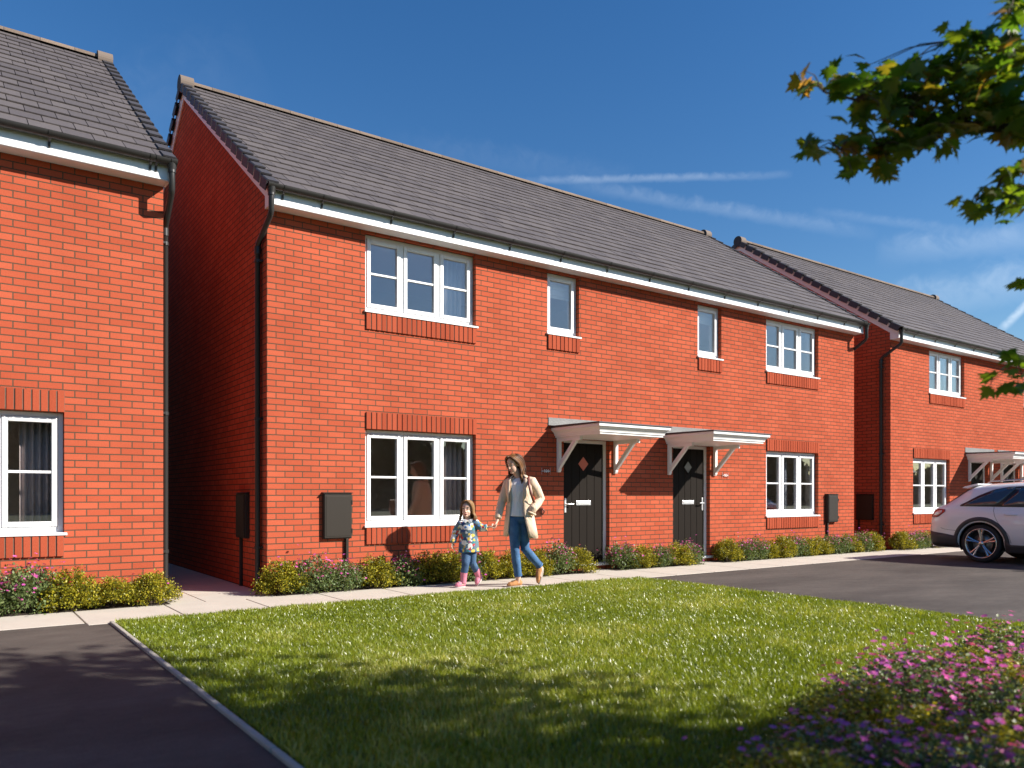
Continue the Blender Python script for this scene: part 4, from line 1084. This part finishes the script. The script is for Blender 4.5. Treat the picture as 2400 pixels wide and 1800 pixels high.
def frame(f, up=(0,0,1)):
    f = Vector(f).normalized(); r = f.cross(Vector(up)).normalized(); u = r.cross(f); return f, r, u
def head(mb, c, f, s=1.0, child=False):
    """skull, jaw, nose, ears round centre c looking along f; r is the head's own right"""
    f, r, u = frame(f); c = Vector(c); rot = Matrix((r, f, u)).transposed()
    P = lambda a, b_, d: c + (r*a + f*b_ + u*d)*s
    mb.ell(P(0,-.005,.028), (.073*s,.092*s,.092*s), rot=rot, nu=20, nv=14)
    mb.ell(P(0,.030,-.040), (.056*s,.062*s,.078*s) if not child else (.056*s,.058*s,.068*s), rot=rot, nu=18, nv=12)
    mb.ell(P(0,.068,-.098 if not child else -.088), (.022*s,.020*s,.018*s), rot=rot)
    if child:
        for q in (-1, 1): mb.ell(P(q*.034,.056,-.042), (.022*s,.020*s,.022*s), rot=rot)
    nl = .016 if not child else .010
    mb.tube([P(0,.084,.018), P(0,.092+nl*.5,-.006), P(0,.094+nl,-.028), P(0,.086,-.036)], [.008*s,.009*s,.0115*s,.007*s], 8)
    for q in (-1, 1):
        mb.ell(P(q*.072,-.005,-.010), (.010*s,.017*s,.028*s), rot=rot)
        mb.ell(P(q*.034,.077,.030), (.020*s,.012*s,.008*s), rot=rot)
    mb.ell(P(0,.086,-.064), (.022*s,.010*s,.010*s), rot=rot)
    return P, rot
def face_parts(P, rot, s, parent, child=False):
    e = MB(); w = MB(); l = MB()
    for q in (-1, 1):
        w.ell(P(q*.033,.0795,.008), (.0125*s,.009*s,.0050*s if child else .0035*s), rot=rot)
        e.ell(P(q*.033,.0862,.008), (.0068*s,.0042*s,.0056*s if child else .004*s), rot=rot)
        e.tube([P(q*.018,.090,.016), P(q*.034,.0905,.0175), P(q*.049,.082,.012)], .0022*s, 6)
    w.build('eye_whites', M['pvc'], parent); e.build('eyes', M['eye'], parent)
    b_ = MB()
    for q in (-1, 1): b_.tube([P(q*.016,.093,.033), P(q*.034,.092,.040), P(q*.054,.078,.034)], [.003*s,.0038*s,.002*s], 6)
    b_.build('eyebrows', M['brow'], parent)
    l.tube([P(-.022,.086,-.064), P(-.010,.0965,-.060), P(0,.098,-.062), P(.010,.0965,-.060), P(.022,.086,-.064)], [.002*s,.005*s,.005*s,.005*s,.002*s], 8)
    l.tube([P(-.018,.087,-.067), P(0,.0965,-.072), P(.018,.087,-.067)], [.002*s,.0055*s,.002*s], 8)
    l.build('lips', M['lip'], parent)
def hand(mb, wrist, d, pn, s=1.0, curl=.6, side=1):
    """palm and five fingers: d along the hand, pn out of the palm, side: thumb side"""
    d = Vector(d).normalized(); pn = Vector(pn); pn = (pn - d*pn.dot(d)).normalized(); t = d.cross(pn)*side; w = Vector(wrist)
    mb.tube([w-d*.02*s, w+d*.025*s, w+d*.06*s, w+d*.085*s], [(.024*s,.018*s),(.036*s,.014*s),(.040*s,.014*s),(.036*s,.012*s)], 10) if False else None
    rot = Matrix((t, d, pn)).transposed()
    mb.ell(w+d*.045*s, (.038*s,.052*s,.014*s), rot=rot); mb.ell(w+d*.0*s, (.026*s,.035*s,.019*s), rot=rot)
    for k, L in enumerate((.072,.080,.074,.058)):
        base = w + d*(.082 - .004*abs(k-1.3))*s + t*(.027 - .018*k)*s; c1 = curl*(.8+.12*k)
        p1 = base + (d*math.cos(c1*.5)+pn*math.sin(c1*.5))*L*.42*s; p2 = p1 + (d*math.cos(c1*1.3)+pn*math.sin(c1*1.3))*L*.33*s; p3 = p2 + (d*math.cos(c1*1.9)+pn*math.sin(c1*1.9))*L*.25*s
        mb.tube([base-d*.02*s, base, p1, p2, p3], [.0095*s,.0092*s,.0085*s,.0078*s,.006*s], 8)
    b0 = w + d*.02*s + t*.028*s; b1 = b0 + (d*.62+t*.62+pn*.3)*.042*s; b2 = b1 + (d*.85+t*.15+pn*.45)*.032*s
    mb.tube([w+d*.01*s+t*.012*s, b0, b1, b2], [.013*s,.0125*s,.0105*s,.007*s], 8)

def locks(mb, P, seeds, n=6):
    """tapered flat hair strands: each (list of head-local points, width)"""
    for pts, wd in seeds:
        q = [Vector(p) for p in pts]; sm = []
        for i in range(len(q)-1):
            p0, p1, p2, p3 = q[max(i-1,0)], q[i], q[i+1], q[min(i+2,len(q)-1)]
            for t in (0,.33,.67): sm.append(.5*((2*p1)+(p2-p0)*t+(2*p0-5*p1+4*p2-p3)*t*t+(3*p1-p0-3*p2+p3)*t**3))
        pts = sm + [q[-1]]
        L = len(pts); mb.tube(pts, [max(.0018, wd*(.6 if k == 0 else 1-.75*(k/(L-1))**2)) for k in range(L)], n)

def shoe(name, mat, sole, heel, toe, ank, w, parent, high=False):
    heel, toe, ank = Vector(heel), Vector(toe), Vector(ank); d = (toe-heel).normalized(); L = (toe-heel).length
    up = (ank-heel); up = (up - d*up.dot(d)).normalized(); mb = MB()
    P = lambda a, h: heel + d*(a*L) + up*h
    mb.tube([P(.0,.035), P(.12,.042), P(.35,.045), P(.6,.038), P(.82,.030), P(.97,.022)], [(w*.62,.034),(w*.78,.042),(w*.80,.044),(w*.95,.036),(w*.90,.029),(w*.5,.016)], 14)
    mb.tube([P(.16,.04), P(.20,.075), ank + (ank-heel).normalized()*(.05 if high else .0)], [w*.80,w*.72,w*.74 if high else w*.68], 14)
    if True:
        o = remesh(name, mb, .005 if w > .035 else .0045, mat, parent, 3)
    s = MB(); n = 20; side = d.cross(up)
    ring = []
    for k in range(n):
        a = 2*math.pi*k/n; x = .5+.53*math.cos(a); ww = w*(.78+.25*math.sin(math.pi*min(1,max(0,x*.8))) )*math.sin(a)
        ring.append((x, ww))
    s.quadmesh([[P(x, h) + side*q for x, q in ring] for h in (.0, .014)], 0, closed=True); s.face([P(x, 0)+side*q for x, q in ring]); s.face([P(x, .014)+side*q for x, q in ring][::-1])
    s.build('sole', sole, o)
    # laces
    l = MB()
    for a in (.42,.50,.58,.66):
        c = P(a,.045+.038*(1-(a-.42)*.9)); l.tube([c-side*w*.5-up*.012, c+up*.004, c+side*w*.5-up*.012], .004, 6)
    l.build('laces', M['brow'] if not high else M['boot_sole'], o)
    return o

# ---------------- woman
W = empty('person', (2.90,-1.21,0), R(-35.6), 'woman in a beige coat and jeans holding the hand of a child', 'person', 'people walking on the path')
def V3(x, y, z): return Vector((x, y, z))
b = MB()
HC = V3(-.030,-.03,1.615); hf = (-.56,-.74,-.36)
P, rot = head(b, HC, hf, 1.0)
b.tube([(.045,.02,1.40),(.03,.015,1.46),(-.005,.0,1.545)], [.058,.052,.052], 14)
b.tube([(.04,.02,.86),(.045,.02,1.0),(.05,.02,1.2),(.055,.02,1.34),(.05,.02,1.42)], [(.09,.13),(.08,.115),(.09,.13),(.08,.13),(.04,.06)], 16)
sh_l, el_l, wr_l = V3(.205,-.03,1.395), V3(.315,.02,1.155), V3(.215,-.105,1.02)
sh_r, el_r, wr_r = V3(-.095,.06,1.375), V3(-.185,.04,1.11), V3(-.245,-.075,.865)
for s_, e_, w_ in ((sh_l, el_l, wr_l), (sh_r, el_r, wr_r)):
    b.tube([s_, (s_+e_)/2, e_, (e_+w_)/2, w_], [.045,.040,.035,.034,.024], 10)
b.tube([(.05,.02,1.40), sh_l], [.05,.045], 10); b.tube([(.05,.02,1.40), sh_r], [.05,.045], 10)
hand(b, wr_l, (-.30,.22,-.92), (.2,.9,0), .95, .4, 1)
hand(b, wr_r, (-.20,-.12,-.97), (-.90,-.1,-.2), .95, 1.35, -1)
hip_f, kn_f, an_f = V3(-.015,.0,.90), V3(-.008,-.06,.475), V3(.035,-.03,.10)
hip_r, kn_r, an_r = V3(.09,.03,.90), V3(.125,.02,.495), V3(.335,.22,.235)
for h_, k_, a_ in ((hip_f, kn_f, an_f), (hip_r, kn_r, an_r)):
    b.tube([h_, (h_+k_)/2, k_, (k_*.6+a_*.4), a_], [.075,.062,.045,.044,.034], 12)
b.tube([an_f, V3(.03,-.03,.05), V3(-.02,-.04,.035)], [.034,.034,.03], 10); b.tube([an_r, V3(.345,.21,.17), V3(.33,.17,.10)], [.034,.034,.03], 10)
body = remesh('body', b, .0055, M['skin'], W, 3)
face_parts(P, rot, 1.0, W)
# jeans
b = MB()
b.tube([(.04,.02,1.0),(.04,.02,.95),(.04,.015,.88),(.04,.015,.84)], [(.105,.13),(.115,.15),(.115,.155),(.09,.12)], 18)
b.tube([hip_f, hip_f*.55+kn_f*.45, kn_f, kn_f*.62+an_f*.38, an_f+V3(-.002,0,.045)], [.098,.080,.060,.058,.050], 16)
b.tube([hip_r, hip_r*.55+kn_r*.45, kn_r, kn_r*.62+an_r*.38, an_r+V3(-.015,-.015,.025)], [.098,.080,.061,.058,.048], 16)
jn = remesh('jeans', b, .007, M['jeans'], W, 4)
for a_, k_ in ((an_f+V3(-.002,0,.045), kn_f), (an_r+V3(-.015,-.015,.025), kn_r)):
    d = (k_-a_).normalized(); q = MB(); q.tube([a_-d*.008, a_+d*.022], [.053,.054], 16); q.build('hem_cuff', M['jeans'], jn)
# white t-shirt
b = MB(); b.tube([(.04,.015,.925),(.042,.015,1.0),(.047,.015,1.12),(.052,.015,1.25),(.055,.015,1.34),(.053,.018,1.405),(.05,.02,1.43)], [(.128,.150),(.118,.140),(.108,.132),(.118,.148),(.105,.150),(.075,.11),(.055,.07)], 20)
ts = remesh('shirt', b, .007, M['shirt'], W, 4)
# coat: shell round the body, open at the front
fw = Vector((-.34,-.94,0)); lf = Vector((.94,-.34,0))
rings = [(1.455,.052,.065,.062,38),(1.43,.055,.11,.085,40),(1.395,.056,.170,.108,34),(1.33,.056,.188,.128,30),(1.22,.055,.182,.145,32),(1.10,.053,.176,.148,33),(1.0,.052,.184,.155,34),(.88,.058,.205,.170,36),(.76,.066,.222,.180,40),(.66,.072,.235,.185,44)]
b = MB(); rows = []; NA = 44
for i, (z, cx, aw, ad, gap) in enumerate(rings):
    row = []
    for k in range(NA+1):
        ph = R(gap) + (2*math.pi - 2*R(gap-6))*k/NA - R(6)*(k/NA)
        wv = 1 + .035*math.sin(ph*5+z*2)*max(0, (1.15-z)/.5)
        zz = z - (.022 if i == len(rings)-1 and k < 8 else 0)
        p = Vector((cx, .015, 0)) + lf*(aw*wv*math.sin(ph)) + fw*(ad*wv*math.cos(ph)); row.append((p.x, p.y, zz))
    rows.append(row)
b.quadmesh(rows, 0); co = b.build('coat', M['coat'], W); so = co.modifiers.new('t', 'SOLIDIFY'); so.thickness = .012; so.offset = 1
# sleeves
def sleeve(pts, rad, name):
    q = MB(); q.tube(pts, rad, 18, cap=True); o = remesh(name, q, .008, M['coat'], co, 2); return o
sleeve([V3(.155,.0,1.39), sh_l+V3(0,0,-.01), sh_l*.5+el_l*.5+V3(.012,0,0), el_l+V3(.012,.0,0), el_l*.55+wr_l*.45+V3(.01,0,-.005), wr_l+V3(.010,.0,.005), wr_l+V3(-.004,.008,-.03)], [.066,.074,.068,.062,.060,.055,.052], 'sleeve')
sleeve([V3(-.055,.04,1.385), sh_r+V3(0,0,-.01), sh_r*.5+el_r*.5, el_r, el_r*.5+wr_r*.5, wr_r+V3(.012,.01,.03)], [.064,.072,.063,.057,.052,.047], 'sleeve')
# lapels and pocket
def flap(name, pts, off=.006):
    q = MB(); q.face(pts); o = q.build(name, M['coat'], co); s_ = o.modifiers.new('t', 'SOLIDIFY'); s_.thickness = .010; return o
def ring_pt(i, ph, out=.014):
    z, cx, aw, ad, gap = rings[i]; p = Vector((cx,.015,0)) + lf*((aw+out)*math.sin(ph)) + fw*((ad+out)*math.cos(ph)); return Vector((p.x, p.y, z))
for s_ in (1, -1):
    g = lambda i, extra: ring_pt(i, s_*R(rings[i][4]-3+extra), .016)
    q = MB(); q.quadmesh([[g(1, 0), g(1, 26), g(1, 60)], [g(2, 0), g(2, 22), g(2, 30)], [g(3, 0), g(3, 16), g(3, 30)], [g(4, 0), g(4, 10), g(4, 17)], [g(5, 0), g(5, 2), g(5, 3)]], 0)
    o = q.build('lapel', M['coat'], co); t_ = o.modifiers.new('t', 'SOLIDIFY'); t_.thickness = .009; t_.offset = 1
q = MB(); q.quadmesh([[ring_pt(0, R(a), .012)+V3(0,0,.012) for a in range(50, 311, 13)], [ring_pt(1, R(a), .022)+V3(0,0,-.002) for a in range(50, 311, 13)]], 0); o = q.build('collar', M['coat'], co); t_ = o.modifiers.new('t', 'SOLIDIFY'); t_.thickness = .010
q = MB(); a_ = ring_pt(6, R(66), .008)+V3(0,0,.03); c_ = ring_pt(7, R(58), .008)+V3(0,0,.06); q.tube([wr_l+V3(-.05,-.03,-.035), wr_l+V3(-.005,-.05,-.05), wr_l+V3(.045,-.005,-.075)], [(.010,.014)]*3, 8); q.build('pocket_flap', M['coat'], co)
# shoes
shoe('shoe', M['tan'], M['sole'], V3(.075,.0,.006), V3(-.115,-.09,.004), V3(.04,-.03,.11), .044, W)
shoe('shoe', M['tan'], M['sole'], V3(.375,.235,.222), V3(.318,.165,.012), V3(.325,.215,.235), .044, W)
# hair: cap and long locks
b = MB()
rot_ = rot
b.ell(P(0,-.022,.040), (.086,.094,.090), rot=rot_, nu=20, nv=14)
def strand(side, k, nmax, back):
    f = k/(nmax-1); a0 = .010*side
    sh = .028 if side < 0 else .004
    pts = [(side*.006, .066-.105*f, .118-.010*f), (side*(.055+.012*f), .060-.110*f, .094), (side*(.084+.008*f), .038-.110*f-sh, .020), (side*(.088+.010*f), .016-.090*f-sh, -.062)]
    return pts
seeds = []
for side in (-1, 1):
    for k in range(20):
        pts = [P(*p) for p in strand(side, k, 20, 0)]
        e = pts[-1]; n_ = 4
        ln = random.uniform(.20, .285)
        dx = random.uniform(-.02,.03)
        for j in range(1, n_+1):
            pts.append(e + V3(dx*j/n_ + .010*math.sin(j*2.2+k) + (.035*j/n_ if side > 0 else .02*j/n_), -.02*j/n_ + random.uniform(-.006,.006), -ln*j/n_))
        seeds.append((pts, random.uniform(.011,.017)))
for k in range(16):   # back
    a = -1+2*k/15
    pts = [P(a*.03,-.05,.118), P(a*.07,-.098,.07), P(a*.082,-.112,-.0), P(a*.08,-.105,-.07)]; e = pts[-1]
    for j in range(1, 4): pts.append(e + V3(.02*j/3+random.uniform(-.01,.01), random.uniform(-.01,.01), -.055*j))
    seeds.append((pts, .017))
locks(b, P, seeds, 7)
b.build('hair', M['hair'], W)
# bag strap and bag (they hang on the woman)
bag = empty('shoulder_bag', (0,0,0), 0, 'dark brown leather bag on the shoulder of the woman', 'bag'); bag.location = W.location; bag.rotation_euler = W.rotation_euler
q = MB()
pts = [V3(.185,.07,1.30), V3(.175,.0,1.455), V3(.165,-.06,1.44), V3(.175,-.155,1.34), V3(.20,-.165,1.22), V3(.235,-.12,1.12), V3(.27,.05,1.03)]
rows = []
for p in pts: rows.append([p + V3(-.017,-.004,0), p + V3(.017,.004,0)])
q.quadmesh(rows, 0); o = q.build('strap', M['leather'], bag); t_ = o.modifiers.new('t', 'SOLIDIFY'); t_.thickness = .006; t_.offset = 0
q = MB(); q.tube([(.20,.20,.985),(.27,.16,.985),(.355,.12,.975)], [(.02,.06),(.055,.085),(.03,.06)], 14); remesh('bag_body', q, .008, M['leather'], bag, 3)
q = MB(); q.tube([(.30,.10,1.01),(.352,.09,1.03),(.385,.10,.985),(.36,.12,.945)], [.011,.012,.012,.010], 8); q.build('bag_handle', M['leather'], bag)

# ---------------- child
C_ = empty('person', (2.31,-.905,0), R(-35.6), 'small child in a colourful floral jacket and pink boots', 'person', 'people walking on the path')
b = MB(); S = .94
HC = V3(.022,-.01,1.022); P, rot = head(b, HC, (-.16,-.98,-.06), S, child=True)
b.tube([(.035,.015,.86),(.03,.01,.90),(.024,.005,.95)], [.045,.038,.040], 12)
b.tube([(.04,.02,.50),(.04,.02,.70),(.035,.015,.85)], [(.07,.09),(.065,.085),(.05,.08)], 14)
cs_l, ce_l, cw_l = V3(.135,.0,.835), V3(.222,-.01,.772), V3(.292,-.03,.785)
cs_r, ce_r, cw_r = V3(-.06,.0,.835), V3(-.128,.03,.725), V3(-.163,-.02,.585)
for s_, e_, w_ in ((cs_l, ce_l, cw_l), (cs_r, ce_r, cw_r)): b.tube([V3(.035,.01,.83), s_, e_, w_], [.035,.032,.026,.018], 10)
hand(b, cw_l, (.95,-.05,.16), (.1,.25,.9), .68, 1.1, -1)
hand(b, cw_r, (-.12,-.12,-.95), (.5,-.3,0), .62, .5, -1)
ch_f, ck_f, ca_f = V3(.01,.0,.50), V3(.004,-.05,.315), V3(-.02,-.03,.15)
ch_r, ck_r, ca_r = V3(.085,.02,.50), V3(.088,.02,.32), V3(.150,.11,.185)
for h_, k_, a_ in ((ch_f, ck_f, ca_f), (ch_r, ck_r, ca_r)): b.tube([h_, k_, a_], [.05,.035,.026], 10)
b.tube([ca_f, V3(-.03,-.035,.05), V3(-.07,-.06,.035)], [.026,.028,.024], 8); b.tube([ca_r, V3(.185,.125,.09), V3(.165,.08,.05)], [.026,.028,.024], 8)
remesh('body', b, .0045, M['skin_child'], C_, 2)
face_parts(P, rot, S, C_, child=True)
b = MB(); b.tube([(.045,.02,.56),(.045,.02,.50),(.045,.02,.47)], [(.085,.105),(.09,.11),(.075,.10)], 16)
b.tube([ch_f, ck_f, ck_f*.5+ca_f*.5, ca_f+V3(0,0,.02)], [.066,.052,.049,.044], 14); b.tube([ch_r, ck_r, ck_r*.5+ca_r*.5, ca_r+V3(-.01,-.01,.015)], [.066,.052,.048,.042], 14)
remesh('jeans', b, .006, M['jeans_child'], C_, 3)
b = MB()
b.tube([(.045,.02,.458),(.043,.02,.52),(.042,.018,.62),(.040,.016,.72),(.038,.014,.80),(.035,.012,.855),(.032,.01,.885)], [(.110,.142),(.105,.136),(.100,.124),(.095,.116),(.088,.118),(.065,.095),(.042,.055)], 22)
b.tube([V3(.08,.01,.825), cs_l, ce_l, ce_l*.4+cw_l*.6, cw_l+V3(-.005,0,0)], [.055,.056,.050,.046,.040], 14)
b.tube([V3(-.0,.01,.825), cs_r, ce_r, ce_r*.4+cw_r*.6, cw_r], [.055,.056,.049,.045,.040], 14)
jk = remesh('jacket', b, .006, M['floral'], C_, 3)
q = MB()
for s_ in (-1, 1): q.prism([(.030+s_*.004,.882),(.030+s_*.062,.895),(.030+s_*.058,.862),(.030+s_*.020,.838)] if s_ > 0 else [(.026,.882),(.010,.838),(-.028,.862),(-.032,.895)], 'y', -.062, -.052)
q.build('collar', M['shirt'], jk, bevel=.003)
q = MB()
for z in (.79,.72,.65,.58,.51): q.lathe([(0,-.128 if z > .6 else -.124),(.007,-.127 if z > .6 else -.122)], 'y', c=(.028,.0 if z < .6 else .012,z), n=10)
q.build('button', M['pvc'], jk)
shoe('boot', M['boot'], M['boot_sole'], V3(-.004,-.01,.004), V3(-.130,-.085,.004), V3(-.018,-.03,.145), .037, C_, True)
for (p0, p1) in ((V3(-.028,-.032,.06), V3(-.017,-.032,.195)), (V3(.188,.122,.09), V3(.136,.094,.225))):
    q = MB(); q.tube([p0, p0*.5+p1*.5, p1*.9+p0*.1, p1], [.040,.043,.047,.049], 16); q.build('boot_shaft', M['boot'], C_, bevel=.004)
shoe('boot', M['boot'], M['boot_sole'], V3(.222,.125,.115), V3(.158,.075,.010), V3(.158,.11,.17), .037, C_, True)
b = MB(); b.ell(P(0,-.018,.038), (.081*S,.092*S,.090*S), rot=rot, nu=20, nv=14)
seeds = []
for side in (-1, 1):
    for k in range(15):
        f = k/14
        pts = [P(side*.004,.072-.10*f,.120), P(side*(.050+.01*f),.070-.12*f,.092), P(side*.080,.044-.12*f,.02), P(side*.084,.028-.10*f,-.05)]; e = pts[-1]; ln = random.uniform(.075,.13)
        for j in range(1, 4): pts.append(e + V3(side*-.008*j/3 + .006*math.sin(k+2*j) + (.012*j if side < 0 else -.004*j), random.uniform(-.004,.004), -ln*j/3))
        seeds.append((pts, random.uniform(.009,.013)))
for k in range(12):
    a = -1+2*k/11
    pts = [P(a*.03,-.05,.118), P(a*.07,-.095,.06), P(a*.078,-.10,-.03), P(a*.07,-.085,-.12), P(a*.07,-.08,-.19)]; seeds.append((pts, .015))
locks(b, P, seeds, 7)
b.build('hair', M['hair_child'], C_)
SKY_STRENGTH = .068; SUN_STRENGTH = 5.0; EXPOSURE = .9; CLOUD = (8,9,10); SKY_SAT = 1.3
# ------------------------------------------------------------------ sky, sun, camera
w = bpy.data.worlds.new('World'); scene.world = w; w.use_nodes = True; nt = w.node_tree
bg = nt.nodes['Background']
SUN = Vector((.92,-1,.87)).normalized(); elev = math.asin(SUN.z)
sky = N(nt, 'ShaderNodeTexSky', sky_type='NISHITA'); sky.sun_disc = False; sky.sun_elevation = elev
sky.sun_rotation = math.atan2(SUN.x, SUN.y); sky.altitude = 300; sky.air_density = 1.25; sky.dust_density = .3; sky.ozone_density = 3.6
def px_dir(x, y):
    d = AX + (x-1200)/1836*RX + np.array([0,0,(1163-y)/1836]); return Vector(d).normalized()
tc = N(nt, 'ShaderNodeTexCoord'); D = tc.outputs['Generated']
def math_(op, a, b_=None, c=None, clamp=False):
    n = N(nt, 'ShaderNodeMath', operation=op, use_clamp=clamp)
    for i, v in enumerate((a, b_, c)):
        if v is None: continue
        if isinstance(v, (int, float)): n.inputs[i].default_value = v
        else: nt.links.new(v, n.inputs[i])
    return n.outputs[0]
def dot(v):
    n = N(nt, 'ShaderNodeVectorMath', operation='DOT_PRODUCT'); nt.links.new(D, n.inputs[0]); n.inputs[1].default_value = tuple(v); return n.outputs['Value']
def streak(p0, p1, wid, strength, nscale, wispy=.6, asym=1):
    """thin high cloud along the arc between two directions of the sky"""
    a, c = px_dir(*p0), px_dir(*p1); n = a.cross(c).normalized(); t = n.cross(a).normalized(); L = a.angle(c)
    u = math_('DIVIDE', math_('ARCTAN2', dot(t), dot(a)), L); v = dot(n)
    cv = N(nt, 'ShaderNodeCombineXYZ'); nt.links.new(math_('MULTIPLY', u, 6*L*10), cv.inputs[0]); nt.links.new(math_('MULTIPLY', v, 60), cv.inputs[1]); cv.inputs[2].default_value = p0[0]*.013
    nz = N(nt, 'ShaderNodeTexNoise'); nz.inputs['Scale'].default_value = nscale; nz.inputs['Detail'].default_value = 6; nz.inputs['Roughness'].default_value = .6; nz.inputs['Distortion'].default_value = .6; nt.links.new(cv.outputs[0], nz.inputs['Vector'])
    off = math_('MULTIPLY', math_('SUBTRACT', nz.outputs['Fac'], .5), wid*wispy*2)
    vv = math_('DIVIDE', math_('ADD', v, off), wid)
    band = math_('SUBTRACT', 1, math_('MULTIPLY', vv, vv), clamp=True); band = math_('MULTIPLY', band, band)
    ends = math_('MULTIPLY', math_('MULTIPLY', u, math_('SUBTRACT', 1, u)), 4, clamp=True); ends = math_('POWER', ends, .7)
    inr = math_('MULTIPLY', math_('GREATER_THAN', u, 0), math_('LESS_THAN', u, 1))
    tex = math_('MULTIPLY_ADD', nz.outputs['Fac'], 1.6, -.2, clamp=True)
    return math_('MULTIPLY', math_('MULTIPLY', math_('MULTIPLY', band, ends), inr), math_('MULTIPLY', tex, strength))
parts = [streak((1180,425),(1860,410),.006,.22,1.0), streak((1330,430),(2060,550),.011,.15,1.0), streak((900,330),(1500,430),.022,.04,.8), streak((1900,495),(2300,545),.007,.10,1.0),
         streak((2050,590),(2600,540),.020,.20,.7), streak((2000,735),(2700,600),.030,.22,.7), streak((2340,780),(2480,640),.006,.75,1.2,.25), streak((100,330),(620,150),.06,.03,.6)]
acc = parts[0]
for p in parts[1:]: acc = math_('ADD', acc, p, clamp=True)
mx = N(nt, 'ShaderNodeMix', data_type='RGBA'); nt.links.new(acc, mx.inputs['Factor']); hs = N(nt, 'ShaderNodeHueSaturation'); hs.inputs['Saturation'].default_value = SKY_SAT; hs.inputs['Hue'].default_value = .507; nt.links.new(sky.outputs[0], hs.inputs['Color']); nt.links.new(hs.outputs[0], mx.inputs['A']); mx.inputs['B'].default_value = (*CLOUD, 1)
nt.links.new(mx.outputs['Result'], bg.inputs['Color']); bg.inputs['Strength'].default_value = SKY_STRENGTH

sl = bpy.data.lights.new('sun', 'SUN'); sl.energy = SUN_STRENGTH; sl.angle = R(.55); sl.color = (1.0,.94,.85)
so = bpy.data.objects.new('sun', sl); COL.objects.link(so); so.rotation_euler = (-SUN).to_track_quat('-Z', 'Y').to_euler(); so.location = (8,-12,12)

cam = bpy.data.cameras.new('camera'); co_ = bpy.data.objects.new('camera', cam); COL.objects.link(co_)
cam.sensor_width = 36; cam.lens = 36*1836/2400; cam.shift_y = 263/2400; cam.clip_end = 2000; cam.clip_start = .05
co_.location = tuple(CAM); co_.rotation_euler = (R(90), 0, math.atan2(-AX[0], AX[1]))
cam.dof.use_dof = True; cam.dof.focus_distance = 10.5; cam.dof.aperture_fstop = 1.5
scene.camera = co_
vs = scene.view_settings; scene.display_settings.display_device = 'sRGB'
vs.view_transform = 'Standard'; vs.look = 'None'; vs.exposure = EXPOSURE; vs.gamma = 1; vs.use_curve_mapping = False
scene.render.engine = 'CYCLES'; scene.cycles.use_denoising = True; scene.cycles.max_bounces = 8; scene.cycles.transparent_max_bounces = 12
scene.cycles.caustics_reflective = False; scene.cycles.caustics_refractive = False; scene.cycles.sample_clamp_indirect = 6
